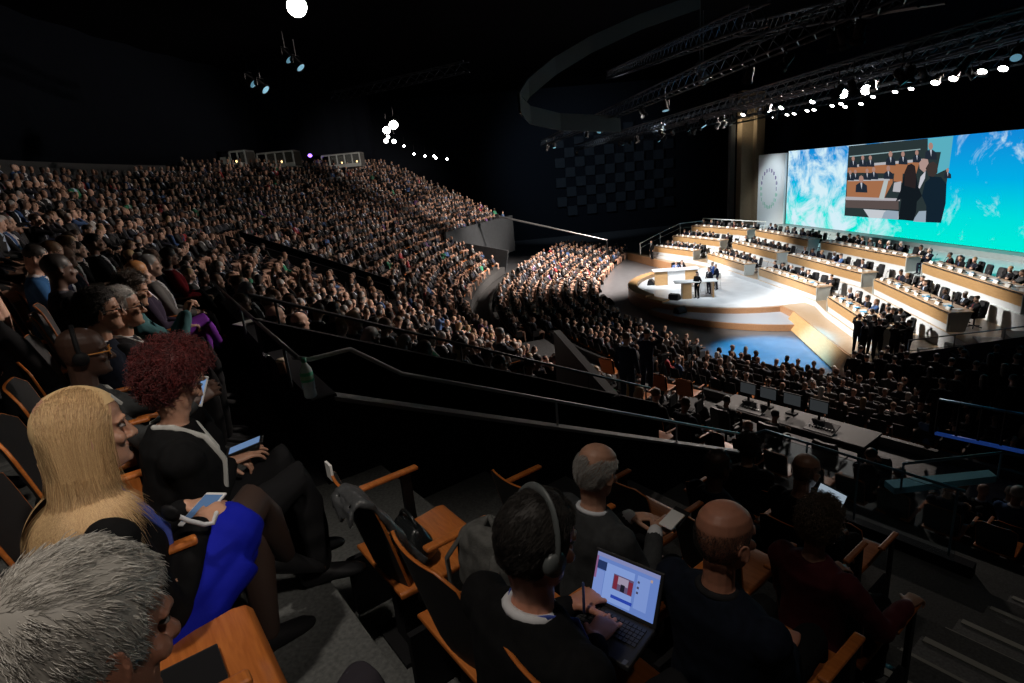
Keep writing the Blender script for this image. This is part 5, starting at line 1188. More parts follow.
r = empty('booklet', wl(672, 523, zr(-1.58)), RZ0); tag(r, 'white folded paper on the knee of the elderly man', 'paper'); m = MB(); m.slab([(-.035, -.05, 0), (.035, -.05, 0), (.035, .05, .03), (-.035, .05, .03)], -.006); m.build('page', PAPER, r); m = MB(); m.slab([(-.04, .0, .0), (.04, .0, .0), (.04, .08, .035), (-.04, .08, .035)], .006); m.build('cover', BLK, r)
e, I = hero('broad bald man in dark suit seen from behind beside the laptop', (725, 537, -1.27), 2, SK_RED, J_NAVY, T_BLK, rzo=-4, lean=-2, pitch=-4, yaw=-4, wide=1.18, headk=1.1, vox=.0048,
    hair=lambda I: h_short(I, 51, 2600, .006, .0007, back, None, lambda p: hairline(p, -.06) and p.z < .055, .5, .4, infl=.001, shell=False), hairm=HK_)
collar(I, e, J_CHAR, .014)
e, I = hero('woman with tousled brown hair in dark red top', (820, 522, -1.68), 3, SK_FAIR, mat('wine_red_knit', (.12, .010, .016), .85, bump=.1, bscale=200), T_BLK, female=True, rzo=-6, lean=-2, pitch=-14, yaw=6, hl=V((-.1, .3, .66)), hr=V((.26, .36, .66)), hair=lambda I: h_curly(I, 61, 1500, .0017, .045, None, -.07), hairm=HL_)
e, I = hero('dark-haired man in dark suit close to the balcony rail', (718, 466, -2.07), 4, SK_DARK, J_NAVY, T_BLK, rzo=-12, lean=-3, pitch=-2, hair=lambda I: h_short(I, 71, 2200, .010, .0012, back, None, lambda p: hairline(p, -.06), .6, .6, infl=.002), hairm=HK_)
e, I = hero('bald man in black suit with tablet glowing in front', (806, 471, -2.07), 4, SK_TAN, J_BLACK, T_BLK, rzo=-10, lean=-2, pitch=-10, hair=lambda I: h_short(I, 81, 1800, .006, .0010, back, None, lambda p: hairline(p, -.06) and p.z < .06, .5, .4, infl=.001, shell=False), hairm=HK_)
e, I = hero('woman with dark pinned-up hair leaning in front of the balcony rail', (748, 446, -2.44), 5, SK_TAN, J_BLACK, T_BLK, female=True, rzo=20, lean=6, pitch=-6, yaw=20, hair=lambda I: h_curly(I, 91, 900, .0018, .04, None, -.06), hairm=HK_)
r = empty('tablet', wl(830, 499, zr(-2.30)), RZ0 - .25); tag(r, 'white glowing tablet held by the bald man in black suit', 'tablet'); m = MB(); a = math.radians(60); m.box((0, 0, 0), (.22, .012, .16), (V((1, 0, 0)), V((0, math.sin(a), -math.cos(a))), V((0, math.cos(a), math.sin(a))))); m.build('case', BLK, r, bevel=.004)
m = MB(); b = V((0, -math.sin(a), math.cos(a))) * .0075; m.add([V((x, 0, 0)) + V((0, math.cos(a), math.sin(a))) * y + b for x, y in ((-.10, -.07), (.10, -.07), (.10, .07), (-.10, .07))], [(0, 1, 2, 3)]); m.build('display', emit_mat('tablet_white', (.26, .32, .38)), r)
# ------------------------------------------------------------------ seats of our block
def seat_at(j, t, label, n_off=None, left=False): n_off = (-.10 if j == 0 else .0) if n_off is None else n_off; return put_seat(nt(.9 * j + n_off, t, fl(j)), RZ0, label, None, left)
seat_at(0, -.77, 'orange plywood seat under the grey-haired man at bottom left corner')
seat_at(0, -1.40, 'empty orange plywood seat beside the grey-haired man, black folder on it')
seat_at(0, -2.03, 'orange plywood seat under the blonde woman')
seat_at(0, -2.66, 'orange plywood seat under the curly red-haired woman'); seat_at(0, -3.29, 'orange plywood seat under the bald man with orange-armed glasses')
seat_at(0, -3.92, 'orange plywood seat under the bearded man in glasses'); seat_at(0, -4.55, 'orange plywood seat under the grey-haired man with tie')
seat_at(1, -.86, 'orange-edged seat under the laptop man'); seat_at(1, -1.48, 'orange-edged seat holding the grey backpack'); seat_at(1, -2.06, 'empty orange seat with black handbag, at the row end', left=True)
seat_at(2, -.98, 'orange-edged seat under the broad bald man'); seat_at(2, -1.60, 'orange-edged seat under the elderly man'); seat_at(2, -2.22, 'empty orange-edged seat left of the elderly man', left=True)
seat_at(3, -1.05, 'orange-edged seat under the woman in dark red'); seat_at(3, -1.67, 'empty orange-edged seat ahead of the broad bald man'); seat_at(3, -2.29, 'empty orange-edged seat ahead of the elderly man', left=True)
seat_at(4, -1.62, 'orange-edged seat under the bald man with tablet'); seat_at(4, -2.24, 'orange-edged seat under the dark-haired man by the rail', left=True)
seat_at(5, -1.72, 'dark seat at the balcony rail nearer the steps'); seat_at(5, -2.34, 'dark seat at the balcony rail under the leaning woman', left=True)
r = empty('folder', nt(-.07, -1.34, fl(0) + .437), RZ0); tag(r, 'flat black folder lying on the empty orange seat at bottom left', 'folder'); m = MB(); m.box((0, 0, .006), (.30, .22, .012)); m.build('cover', SEATBLK, r, bevel=.003); m = MB(); m.box((0, .012, .013), (.28, .19, .003)); m.build('pocket', BLK, r)
# ------------------------------------------------------------------ bags
LEATH = mat('grey_leather', (.06, .063, .066), .38, bump=.2, bscale=80); LEATHB = mat('black_leather_gloss', (.012, .014, .015), .22)
r = empty('coat', nt(.6, -2.0, fl(1) + .8)); tag(r, 'grey leather coat hung over the back of the empty orange seat', 'coat')
rings = []; zt_ = fl(1) + .86
for i in range(7):
    t_ = -2.03 + .19 * i / 6; w_ = .02 * math.sin(i * 1.7); prof = [(.555, zt_ - .05 + w_), (.558, zt_ - .02), (.565, zt_ + .012), (.60, zt_ + .028), (.645, zt_ - .0), (.70, zt_ - .12 + w_), (.77, zt_ - .26), (.82, zt_ - .35 - w_)]
    o_ = [nt(n_, t_ + .012 * math.sin(k * 2 + i), z_) - r.location for k, (n_, z_) in enumerate(prof)]; rings.append(o_ + [p + NV * -.022 - V((0, 0, .02)) for p in reversed(o_)])
m = MB(); m.loft(rings); me = remesh([m], .008, 'cloth', 3, disp=(.010, 14)); link('cloth', me, LEATH, r)
r = empty('handbag', nt(.84, -2.03, fl(1) + .44)); r.rotation_euler = (0, 0, RZ0); tag(r, 'glossy black handbag lying on the empty orange seat', 'bag')
m = MB(); rings = []
for z, w, d in ((0, .11, .06), (.03, .125, .075), (.09, .115, .065), (.14, .09, .035), (.155, .08, .018)): rings.append([V((w * math.copysign(abs(math.cos(a)) ** .5, math.cos(a)), d * math.copysign(abs(math.sin(a)) ** .6, math.sin(a)), z)) for a in [2 * math.pi * i / 20 for i in range(20)]])
m.loft(rings); m.build('body', LEATHB, r, True); m = MB(); m.tube([(.075 * math.cos(a), .0, .14 + .06 * math.sin(a)) for a in [math.pi * i / 10 for i in range(11)]], .008, 7); m.build('handle', LEATHB, r, True); m = MB(); m.box((0, -.074, .08), (.04, .01, .025)); m.build('clasp', STEEL, r, bevel=.003)
r = empty('card', nt(.60, -2.19, fl(1) + .872), RZ0); tag(r, 'small white card tucked on top of the empty seat back', 'card'); m = MB(); m.box((0, 0, 0), (.06, .01, .07)); m.build('paper', PAPER, r)
r = empty('backpack', nt(.94, -1.43, fl(1) + .45), RZ0); tag(r, 'grey canvas backpack propped on the seat left of the laptop man', 'backpack')
m = MB(); rings = []
for z, w, d in ((0, .15, .09), (.04, .17, .11), (.20, .17, .11), (.32, .15, .09), (.38, .10, .06)): rings.append([V((w * math.copysign(abs(math.cos(a)) ** .6, math.cos(a)), -.02 - .1 * z + d * math.copysign(abs(math.sin(a)) ** .6, math.sin(a)), z)) for a in [2 * math.pi * i / 22 for i in range(22)]])
m.loft(rings); CANV = mat('grey_canvas', (.085, .085, .08), .95, noise=.3, nscale=30, bump=.3, bscale=200); me = remesh([m], .008, 'main_bag', 2, disp=(.010, 16)); link('main_bag', me, CANV, r)
m = MB(); m.tube([(-.10, -.12, .34), (-.14, -.17, .25), (-.13, -.17, .10), (-.10, -.12, .02)], .02, 8, flat=.4); m.build('strap', CANV, r, True); m = MB(); m.tube([(.10, -.12, .34), (.14, -.17, .25), (.13, -.17, .10), (.10, -.12, .02)], .02, 8, flat=.4); m.build('strap', CANV, r, True); m = MB(); m.tube([(-.04, -.06, .37), (0, -.06, .43), (.04, -.06, .37)], .01, 7); m.build('top_loop', CANV, r, True)
# ------------------------------------------------------------------ rails, bottle and cup on the ledge
DR = mat('dark_rail', (.05, .052, .056), .35, .6); GR = mat('grey_rail', (.50, .51, .52), .4, .5)
def slope_rail(name, pts, label, m_, posts=(), ph=.25):
    r = empty(name, pts[0]); tag(r, label, 'railing'); b = V(pts[0]); m = MB(); m.tube([V(p) - b for p in pts], .017, 8); m.build('handrail', m_, r, True)
    for p in posts: m = MB(); m.tube([V(p) - b, V(p) - b - V((0, 0, ph))], .012, 7); m.build('post', m_, r)
    return r
rl = lambda n, dz=.25: nt(n, -3.79, H - 1.34 + dz - .467 * (n - 1.15))
slope_rail('ledge_railing', [nt(1.0, -3.98, H - 1.07), nt(1.05, -3.79, H - 1.06), nt(1.34, -3.79, H - 1.06), rl(1.7), rl(3), rl(6.5)], 'grey handrail running down above the pale ledge beside the bottle', GR, [nt(1.03, -3.85, H - 1.06), rl(3.2), rl(5.0), rl(6.4)], .28)
slope_rail('parapet_railing', [nt(1.0, -3.9, H - 1.05), nt(1.15, -6, H - 1.05), nt(1.38, -9.1, H - 1.05)], 'dark rail along the wall top before the first row', DR, [nt(1.0, -4.2, H - 1.06), nt(1.18, -6.4, H - 1.06), nt(1.37, -9.0, H - 1.06)], .28)
fr_ = lambda n: nt(n, -5.42, H - .80 - .467 * (n - 1.1))
slope_rail('passage_railing', [fr_(1.1), fr_(3), fr_(6.5)], 'dark handrail on the far wall across the entrance passage', DR, [fr_(1.3), fr_(3.2), fr_(5.2), fr_(6.4)], .24)
# glass balcony front beyond our last row
def gr(t, dz=0): return nt(6.62, t, H - 3.5 + dz)
BR = mat('rail_blue_gleam', (.10, .22, .30), .3, .7)  # blue gleam on the steel is put into its colour
r = slope_rail('balcony_railing', [rl(6.55), gr(-3.6), gr(-3.0), gr(-2.0), gr(-1.45)], 'thin steel balcony rail ahead of the lowest row, gleaming blue', BR, [gr(-3.05), gr(-2.45), gr(-1.5)], .8)
m = MB(); m.slab([gr(-3.6, -.05) - r.location, gr(-1.45, -.05) - r.location, gr(-1.45, -.85) - r.location, gr(-3.6, -.85) - r.location], .012); 
gm = mat('balcony_glass', (.75, .85, .9), .05, trans=1.0); m.build('glass_panel', gm, r)['label'] = 'clear glass panel'
mb = MB(); mb.slab([nt(6.62, -2.06, H - 3.72), nt(7.62, -1.40, H - 3.72), nt(7.72, -1.50, H - 3.72), nt(6.72, -2.2, H - 3.72)], .08); o = mb.build('landing_ledge', mat('ledge_blue_light', (.22, .62, .78), .35)); tag(o, 'blue-lit ledge strip at right beyond the balcony rail', 'ledge')  # teal colour stands in for blue light falling on the ledge
slope_rail('landing_railing', [nt(6.67, -2.02, H - 3.42), nt(7.61, -1.39, H - 3.42), nt(7.75, -1.0, H - 3.42)], 'thin rail above the blue-lit ledge at right', BR, [nt(6.67, -2.02, H - 3.42), nt(7.61, -1.39, H - 3.42)], .32)
mb = MB(); band(mb, dn(6.75), dn(6.62), 3.2, H - 4.35, s_of_t(-1.3), s_of_t(-3.85)); struct('wall_balcony', mb, WALLM)
bp = wl(311, 397, 7.685); r = empty('water_bottle', bp); tag(r, 'clear plastic water bottle with green label on the ledge corner', 'bottle')
PL = mat('clear_plastic', (.80, .92, .95), .12, trans=.3); m = MB(); m.lathe((0, 0, 0), [(.005, .0), (.036, .002), (.042, .012), (.041, .05), (.038, .06), (.042, .07), (.042, .185), (.038, .205), (.018, .242), (.014, .25), (.014, .258), (.004, .259)], 24); m.build('body', PL, r, True)
m = MB(); m.lathe((0, 0, 0), [(.0428, .118), (.0432, .12), (.0432, .182), (.0428, .184)], 24); m.build('label_band', mat('label_green', (.10, .60, .30), .5), r, True)['label'] = 'green paper label'
m = MB(); m.lathe((0, 0, 0), [(.0435, .135), (.0437, .136), (.0437, .160), (.0435, .161)], 24); m.build('label_stripe', mat('label_pale', (.40, .66, .40), .5), r, True)
m = MB(); m.lathe((0, 0, 0), [(.016, .25), (.0175, .252), (.0175, .278), (.004, .28)], 18); m.build('cap', mat('cap_green', (.03, .30, .17), .4), r, True)
cp = at_z(284, 373, 7.675); r = empty('coffee_cup', cp); tag(r, 'paper coffee cup with pale lid on the wall top by the bottle', 'cup')
m = MB(); m.lathe((0, 0, 0), [(.005, 0), (.030, 0), (.041, .10), (.038, .10), (.01, .01)], 20); m.build('cup', mat('cup_brown', (.22, .10, .05), .6), r, True); m = MB(); m.lathe((0, 0, 0), [(.043, .098), (.043, .106), (.036, .118), (.005, .116)], 20); m.build('lid', mat('lid_cream', (.55, .45, .34), .5), r, True)
r = empty('folded_glasses', at_z(265, 357, 7.68), RZ0); tag(r, 'folded spectacles lying on the wall top left of the cup', 'glasses'); m = MB()
for s in (-1, 1): m.tube([(s * .032 + .024 * math.cos(a), 0, .02 + .018 * math.sin(a)) for a in [i * .5236 for i in range(13)]], .002, 5)
m.tube([(-.008, 0, .024), (.008, 0, .024)], .002, 5); m.build('frame', STEEL, r, True)
for s in (-1, 1): m = MB(); m.tube([(s * .056, 0, .024), (s * .05, .02, .02), (-s * .04, .03, .012)], .002, 5); m.build('temple', STEEL, r, True)
r = empty('notepad', nt(1.33, -6.9, 7.675), RZ0 + .3); tag(r, 'pale sheet lying on the wall top far left of the bottle', 'paper'); m = MB(); m.box((0, 0, .004), (.21, .29, .008)); m.build('page', PAPER, r)
# ================================================================== people with a look of their own in the nearer rows
def special(px, py, zrel, fz, L, label, rzo=0, scale=1.0, seat=True, snap=None):
    hp = at_z(px, py, zr(zrel)); I = PROT[L['proto']][1]; rz = RZ0 + math.radians(rzo); R = Matrix.Rotation(rz, 3, 'Z')
    root = hp - R @ (I['head'] * scale); root.z = hp.z - I['head'].z * scale; put_person(L, root, rz, label, None, scale); BUSY.append((root.x, root.y))
    if seat: q = root - R @ V((0, .0, 0)); put_seat(V((q.x, q.y, root.z)), rz, ('orange plywood seat under the ' + ' '.join(label.split()[:11])))
def LK(proto, skin, hair, jack, shirt=0, tr=None, tie=0): return dict(proto=proto, skin=SKINS[skin][0], hair=hair, jack=jack, tr=tr or BK, shirt=SHIRTS[shirt], tie=TIES[tie])
special(138, 274, -.58, 0, LK('woman_bob', 1, (.36, .16, .05), (.03, .022, .04), 0, (.16, .03, .30)), 'ginger-haired woman in black jacket with purple skirt')
special(150, 266, -.58, 0, LK('man_hands_in_lap', 0, (.3, .3, .29), (.16, .155, .15)), 'grey-haired man in pale grey jacket behind the ginger-haired woman')
special(152, 258, -.60, 0, LK('man_bald', 0, HAIRS[4][0], JACKS[1][0]), 'bald man in navy suit with pale lanyard at the row end')
special(169, 257, -.62, 0, LK('woman_bob', 2, HAIRS[0][0], (.30, .02, .03)), 'dark-haired woman in bright red jacket')
special(36, 259, -.34, 0, LK('man_reading_phone', 1, HAIRS[0][0], (.03, .10, .24)), 'dark-haired man in bright blue suit bent over phone', scale=.98)
special(52, 254, -.34, 0, LK('man_reading_phone', 0, HAIRS[2][0], (.03, .035, .07)), 'brown-haired man in navy jacket with broad white lanyard')
special(66, 247, -.33, 0, LK('man_reading_phone', 0, HAIRS[2][0], (.06, .052, .04)), 'balding man in brown tweed jacket looking down')
special(95, 243, -.35, 0, LK('man_hands_in_lap', 2, HAIRS[0][0], JACKS[0][0]), 'dark-haired man in black suit behind the tweed jacket man')
for t, lb in ((-2.35, 'person in black trousers cut off by the left edge, knees in view'), (-3.0, 'person in dark suit at the left edge behind the headphones man')):
    p = nt(-1.0, t, fl(-1)); put_person(LK('man_headset', 2, HAIRS[0][0], JACKS[0][0], tr=(.03, .031, .033)), p, RZ0, lb); BUSY.append((p.x, p.y)); put_seat(nt(-1.0, t, fl(-1)), RZ0, 'orange seat under the ' + lb.split(' in ')[0] + (' at left edge' if t > -2.5 else ' behind the headphones man'))
special(425, 350, -1.95, 0, LK('woman_bob', 1, HAIRS[2][0], (.015, .30, .12), 0), 'brown-haired woman in vivid green jumper beyond the passage wall', rzo=-5)
special(500, 334, -2.9, 0, LK('man_arms_folded', 0, (.5, .5, .5), (.06, .07, .09), 0), 'white-haired man in grey jacket in the seats beyond the passage', rzo=-5)
p = nt(-.86, -3.75, fl(-1)); put_person(LK('man_leg_crossed', 2, HAIRS[0][0], JACKS[0][0], tr=(.012, .012, .013)), p, RZ0, 'person with crossed black-trousered legs at the left edge above the headphones man'); BUSY.append((p.x, p.y)); put_seat(nt(-.9, -3.75, fl(-1)), RZ0, 'orange seat under the person with crossed black-trousered legs at left edge')
# lower block: standing man and camera people
def lower(px, py, z, proto, rzo, label, jack, hair=0, skin=1):
    o = stand_at(px, py, z, proto, RZ0 + math.radians(rzo), label, jack, hair, skin); BUSY.append((o.location.x, o.location.y))
lower(628, 408, 3.94, 'standing_man', 10, 'man in long navy coat standing before orange seats beyond the passage', (.018, .028, .05), 2, 1)
lower(647, 395, 3.5, 'photographer', 10, 'photographer in navy jacket raising a camera beside the navy coat', (.018, .022, .05), 0, 0)
for i, (px, py) in enumerate(((851, 394), (864, 399), (877, 395), (890, 401), (903, 396), (914, 402), (857, 388), (884, 389), (898, 388))):
    o = stand_at(px, py, .03, ('standing_man', 'standing_stride', 'standing_man')[i % 3], 2.6 + .5 * math.sin(i * 1.9) - 3.2, 'person in black standing on the floor before the near stage corner', BK, 0, 1 + i % 3); o['group'] = 'standing people before the near stage corner'; BUSY.append((o.location.x, o.location.y))
def camera_tripod(p, rz, label):
    r = empty('video_camera', p, rz); tag(r, label, 'camera')
    m = MB(); m.box((0, .02, 1.55), (.14, .34, .18)); m.build('camera_body', BLK, r, bevel=.01); m = MB(); m.lathe((0, .18, 1.55), [(.05, 0), (.055, .05), (.055, .16), (.065, .18), (.01, .18)], 14, ax=(V((1, 0, 0)), V((0, 0, 1)), V((0, 1, 0)))); m.build('lens', BLK, r, True); m = MB(); m.box((0, -.2, 1.66), (.10, .1, .07)); m.build('viewfinder', BLK, r); m = MB(); m.tube([(0, 0, 1.2), (0, 0, 1.46)], .04, 8); m.build('fluid_head', BLKM, r)
    for k in range(3): a = k * 2.094; m = MB(); m.tube([(.05 * math.cos(a), .05 * math.sin(a), 1.22), (.45 * math.cos(a), .45 * math.sin(a), 0)], .022, 6); m.build('tripod_leg', BLKM, r)
    m = MB(); m.tube([(.08, -.05, 1.42), (.12, -.5, 1.30)], .012, 6); m.build('pan_handle', BLKM, r)
camera_tripod(at_z(664, 397, .9), RZ0 - .1, 'black video camera on tripod on the grey walkway behind floor seats')
camera_tripod(at_z(692, 388, .9), RZ0 + .2, 'second black video camera on tripod, nearer the floor seats')
for (px, py, z), lb in (((640, 412, 3.45), 'empty orange-backed seat right of the navy coat, tallest in view'), ((664, 402, 3.1), 'empty orange-backed seat second from the navy coat'), ((689, 408, 3.1), 'orange-backed seat third from the navy coat, with dark jacket'), ((613, 385, 3.3), 'orange-backed seat left of the navy coat, half hidden')):
    q = at_z(px, py, z); s_ = put_seat(q, RZ0 + .15, lb); BUSY.append((q.x, q.y)); o = MB(); o.slab([(-.2, -.22, .41), (.2, -.22, .41), (.2, -.325, .84), (-.2, -.325, .84)], -.008); b = o.build('back_shell', ORANGE, s_); b['label'] = 'orange plywood back shell'
# control desk with its four monitors
dc = nt(9.0, -2.2, fl(9)); r = empty('control_desk', M=Matrix.Translation(V((*at_z(792, 418, 3.15).xy, 2.40))) @ Matrix.Rotation(RZ0, 4, 'Z')); tag(r, 'grey control desk with black mixers beyond the balcony rail', 'desk')
m = MB(); m.box((0, 0, .74), (3.4, .9, .05)); m.build('desktop', mat('desk_grey', (.085, .083, .08), .6), r, bevel=.01)
for x in (-1.6, 1.6): m = MB(); m.box((x, 0, .36), (.06, .8, .72)); m.build('side_panel', BLK, r)
m = MB(); m.box((0, .42, .45), (3.3, .04, .6)); m.build('modesty_panel', BLK, r)
DM = r.matrix_basis.copy()
def on_desk(nm, cat, x, y, label, fn):
    q = empty(nm, M=DM @ Matrix.Translation((x, y, .765))); tag(q, label, cat); fn(q); return q
def mk_mon(q):
    m = MB(); m.box((0, 0, .02), (.22, .16, .03)); m.build('foot', BLK, q); m = MB(); m.box((0, .03, .15), (.05, .03, .26)); m.build('stand', BLK, q); m = MB(); m.box((0, .0, .36), (.42, .035, .30)); m.build('bezel', BLK, q, bevel=.005)
    m = MB(); m.add([(-.195, -.019, .23), (.195, -.019, .23), (.195, -.019, .49), (-.195, -.019, .49)], [(0, 1, 2, 3)]); m.build('display', emit_mat('monitor_grey', (.028, .031, .033), .9), q)
for i, x in enumerate((-1.2, -.68, -.1, .5)): on_desk('monitor', 'monitor', x, .18, 'control desk monitor with dim grey picture, %s' % ['leftmost of four', 'second from left', 'third from left', 'rightmost of four'][i], mk_mon)
def mk_mix(q):
    m = MB(); m.slab([(-.3, -.2, .02), (.3, -.2, .02), (.3, .2, .12), (-.3, .2, .12)], .03); m.build('panel', BLKM, q)
    m = MB(); [m.box((-.24 + .06 * i, -.05, .075), (.02, .05, .02)) for i in range(9)]; m.build('faders', STEEL, q)['kind'] = 'stuff'
on_desk('mixing_console', 'console', -.85, -.2, 'small black mixing console on the left of control desk', mk_mix); on_desk('mixing_console', 'console', .75, -.2, 'small black mixing console on the right of control desk', mk_mix)
for i, (n_, t_) in enumerate(((-1.1, -.9), (.1, -.95), (1.3, -1.0), (2.2, -.9))):
    ch = dup(chair0); ch.location = DM @ V((n_, t_, 0)); ch.rotation_euler = (0, 0, RZ0); tag(ch, 'black rounded chair at the control desk, %s' % ['farthest left', 'second from left', 'third from left', 'nearest the blue ledge'][i], 'chair')
    if i < 2: put_person(LK('man_arms_folded', 2, HAIRS[0][0], (.012, .012, .013)), DM @ V((n_, t_ + .05, 0)), RZ0 + .1, 'operator in black at the control desk, %s' % ('farther' if i == 0 else 'nearer'))
# ================================================================== the crowd
def WB(p):
    a, b = nt(5.6, -5.3, 0), nt(7.5, -8.7, 0); q = V((p.x, p.y, 0)); f = max(0, min(1, (q - a).dot(b - a) / (b - a).length_squared)); return (q - a.lerp(b, f)).length
def free(p, r=.48): return all((p.x - x) ** 2 + (p.y - y) ** 2 > r * r for x, y in BUSY)
def in_frame(p, m=110):
    x, y, d = proj(p + V((0, 0, 1.1))); return d > .6 and -m < x < 1024 + m and -m < y < 683 + m, x, y, d
sel = []
for p, fdir, kind, s, d in cand:
    ok, x, y, dep = in_frame(p)
    if not ok: continue
    n_, t_ = p.dot(NV), p.dot(TV)
    if kind == 'low' and ((q_ := DM.inverted() @ p).x > -2.2 and q_.x < 3.6 and -2.4 < q_.y < 1.2): continue
    if kind == 'low' and n_ < 8.2 and t_ > -5.2: continue
    if WB(p) < .75 or (27.9 < s < 30.4 and 12 < d < 19.8): continue
    q = p + V((rgC.uniform(-.10, .10), rgC.uniform(-.10, .10), rgC.uniform(-.05, .03)))
    if not free(q): continue
    empty_p = {'floor': .05, 'rake': .09, 'low': .30}[kind]
    sel.append((dep, q, p, fdir, kind, s, d, rgC.random() < empty_p, x, y))
sel.sort(key=lambda a: a[0])
vis = [a for a in sel if -5 < a[8] < 1030 and not a[7]]
IND = set(id(a) for a in vis[:150])
def zone(a):
    dep, q, p, f_, kind, s, d, em, x, y = a
    if kind == 'floor': return 'arena floor seats'
    if kind == 'low': return 'orange seats beyond the balcony rail'
    if y < 255 and x < 240: return 'upper left tiers'
    if x < 130: return 'left edge tiers'
    if y > 280 and x > 240: return 'tiers beyond the entrance passage'
    return 'middle tiers at left'
cv, cf_, cc, nv0 = [], [], [], 0; sv, sf, sm = [], [], []
nseat = 0; lab_n = {}
sl_v = np.array(seat_low.v, 'f')
for a in sel:
    dep, q, p, f_, kind, s, d, em, x, y = a; rz = face_rz(f_); own = id(a) in IND
    if own:
        L = looks(rgC); lb = '%s %s in %s jacket seated in the %s' % ({'man_bald': 'bald'}.get(L['proto'], L['hairw'] + '-haired'), 'woman' if L['proto'] in FEM else 'man', L['jackw'], zone(a))
        put_person(L, q, rz + rgC.gauss(0, .22), lb, lb.replace('seated in', 'of'), rgC.uniform(.94, 1.04))
    elif not em:
        L = looks(rgC); nm, (v, t, mi) = LOW[rgC.choice((0, 0, 1, 2, 3, 4, 5, 6))]; sc = rgC.uniform(.93, 1.05); r_ = rz + rgC.gauss(0, .35); c, s_ = math.cos(r_), math.sin(r_)
        w = np.empty_like(v); w[:, 0] = (v[:, 0] * c - v[:, 1] * s_) * sc + q.x; w[:, 1] = (v[:, 0] * s_ + v[:, 1] * c) * sc + q.y; w[:, 2] = v[:, 2] * sc + q.z
        cv.append(w); cf_.append(t + nv0); nv0 += len(v); pal = np.array([L['skin'], L['jack'], L['tr'], L['shirt'], L['hair'], L['tie']], 'f'); cc.append(np.repeat(pal[mi], 3, axis=0))
    nseat += 1
    if nseat <= 140 and kind != 'floor': put_seat(p, rz, 'audience seat of the nearer rows in the ' + zone(a), 'nearer seats in the ' + zone(a))
    else: sv.append((p, rz))
def big_mesh(name, v, t, col, mats, kind, label, cat):
    me = bpy.data.meshes.new(name); me.vertices.add(len(v)); me.vertices.foreach_set('co', v.reshape(-1)); n = len(t); me.loops.add(n * 3); me.loops.foreach_set('vertex_index', t.reshape(-1).astype('i'))
    me.polygons.add(n); me.polygons.foreach_set('loop_start', np.arange(0, n * 3, 3, dtype='i')); me.polygons.foreach_set('loop_total', np.full(n, 3, 'i'))
    me.update(calc_edges=True)
    if col is not None:
        ca = me.color_attributes.new('garment', 'FLOAT_COLOR', 'CORNER'); full = np.ones((n * 3, 4), 'f'); full[:, :3] = col; ca.data.foreach_set('color', full.reshape(-1))
    for m in mats: me.materials.append(m)
    o = bpy.data.objects.new(name, me); COL.objects.link(o); tag(o, label, cat, None, kind); return o, me
CR_M = attr_mat('crowd_cloth_and_skin', 'garment', .75, 'GEOMETRY')
o, me = big_mesh('audience', np.concatenate(cv), np.concatenate(cf_), np.concatenate(cc), [CR_M], 'stuff', 'far audience filling the tiers and the arena floor', 'audience'); me.polygons.foreach_set('use_smooth', [True] * len(me.polygons))
mb = MB()
for p, rz in sv:
    c, s_ = math.cos(rz), math.sin(rz); o_ = len(mb.v); mb.v += [(x * c - y * s_ + p.x, x * s_ + y * c + p.y, z + p.z) for x, y, z in seat_low.v]; mb.f += [tuple(i + o_ for i in f) for f in seat_low.f]; mb.m += seat_low.m
tag(mb.build('audience_seating', [SEATBLK, ORANGE]), 'rows of dark orange-panned seats under the far audience', 'seating', None, 'stuff')
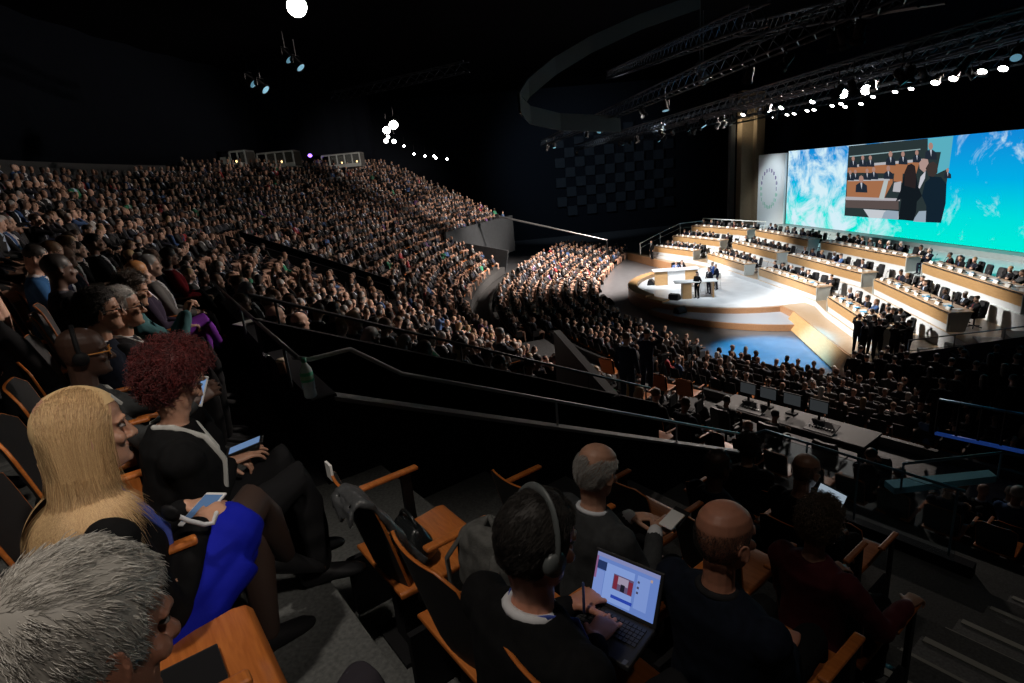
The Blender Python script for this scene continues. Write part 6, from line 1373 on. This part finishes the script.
# glazed interpreters' booths above the last row
def booth(x0, x1, y0, y1, rng, label, npan):
    a, b = CAM + ray(x0, y1) * rng, CAM + ray(x1, y1) * rng; z0 = (a.z + b.z) / 2; h = (CAM + ray((x0 + x1) / 2, y0) * rng).z - (CAM + ray((x0 + x1) / 2, y1) * rng).z
    u = V((b.x - a.x, b.y - a.y, 0)); L = u.length; u.normalize(); w = V((-u.y, u.x, 0)); w = w if w.dot(V((a.x, a.y, 0))) > 0 else -w
    r = empty('interpreters_booth', M=Matrix(((u.x, w.x, 0, a.x), (u.y, w.y, 0, a.y), (0, 0, 1, z0), (0, 0, 0, 1)))); tag(r, label, 'booth')
    fm = mat('booth_frame', (.42, .46, .45), .5); m = MB(); m.box((L / 2, 1.0, -.05), (L, 2, .1)); m.box((L / 2, 1.0, h + .05), (L, 2, .1)); m.box((L / 2, 2.0, h / 2), (L, .08, h)); m.build('shell', mat('booth_shell', (.10, .10, .10), .7), r)
    for i in range(npan + 1): m = MB(); m.box((L * i / npan, 0, h / 2), (.12, .08, h)); m.build('mullion', fm, r)
    for z in (0, h): m = MB(); m.box((L / 2, 0, z), (L, .1, .12)); m.build('rail', fm, r)
    m = MB(); m.box((L / 2, .0, h * .13), (L, .06, h * .2)); m.build('sill_panel', fm, r)
    for i in range(npan): m = MB(); m.box((L * (i + .5) / npan, .03, h * .6), (L / npan - .12, .01, h * .78)); m.build('pane', mat('booth_glass', (.8, .9, .9), .05, trans=1.0), r)
    for i in range(npan):
        if i % 2 == 0: m = MB(); m.tube([(L * (i + .45) / npan, .4, .0), (L * (i + .45) / npan, .4, h * .33)], .02, 6); m.ell((L * (i + .45) / npan, .4, h * .36), (.09, .09, .09)); m.build('desk_lamp', mat('booth_lamp', (1, .7, .3), .3, emit=3.0, ecol=(1, .62, .28)), r)
    m = MB(); m.box((-.55, .3, h * .35), (.75, .5, h * .7)); m.build('side_box', fm, r)
booth(232, 247, 151.5, 166, 49, 'narrow glazed booth above the last row, leftmost of three', 2)
booth(259, 295, 152.5, 167, 52, 'glazed booth with warm lamps above the last row, middle of three', 4)
booth(323, 361, 154.5, 167, 60, 'glazed booth with warm lamps above the last row, rightmost', 5)
m = MB(); p = CAM + ray(310, 155.5) * 58; m.ell(p, (.22, .22, .18)); o = m.build('signal_lamp', mat('lamp_violet', (.3, .1, 1), .3, emit=3.5, ecol=(.32, .15, 1)), smooth=True); tag(o, 'small violet lamp between the two glazed booths', 'lamp')
# pole of the camera crane stretched across the far side of the arena
a, b = CAM + ray(497, 216) * 56, CAM + ray(607, 240) * 54; r = empty('camera_crane', a); tag(r, 'long thin camera crane arm stretching over the far floor seats', 'crane'); m = MB(); m.tube([(0, 0, 0), (b - a) * .5, b - a], [.11, .09, .07], 8); m.build('arm', STEEL, r, True)
m = MB(); m.tube([(b - a), V((b.x - a.x, b.y - a.y, -a.z + .05))], .06, 8); m.build('column', BLK, r); m = MB(); m.box((0, 0, 0), (.4, .5, .4)); m.build('camera_head', BLK, r, bevel=.03)
# blue-lit glass front at the right
r = empty('glass_balustrade', at_z(935, 433, 2.0)); tag(r, 'blue-lit low glass balustrade at lower right', 'balustrade'); a, b = at_z(935, 433, 2.0) - r.location, at_z(1024, 452, 2.0) - r.location
m = MB(); m.beam(a, b, .06, .08); m.build('blue_edge', mat('blue_glow_edge', (.05, .12, .6), .4, emit=.10, ecol=(.05, .18, .9)), r); m = MB(); m.beam(a + V((0, 0, .9)), b + V((0, 0, .9)), .05, .05); m.build('handrail', BR, r)  # glowing strip stands in for blue light caught by the glass
for f_ in (.0, .25, .5, .75): m = MB(); q = a.lerp(b, f_); m.tube([q, q + V((0, 0, .9))], .03, 6); m.build('post', BLKM, r)

bpy.data.scenes.remove(TMPS)
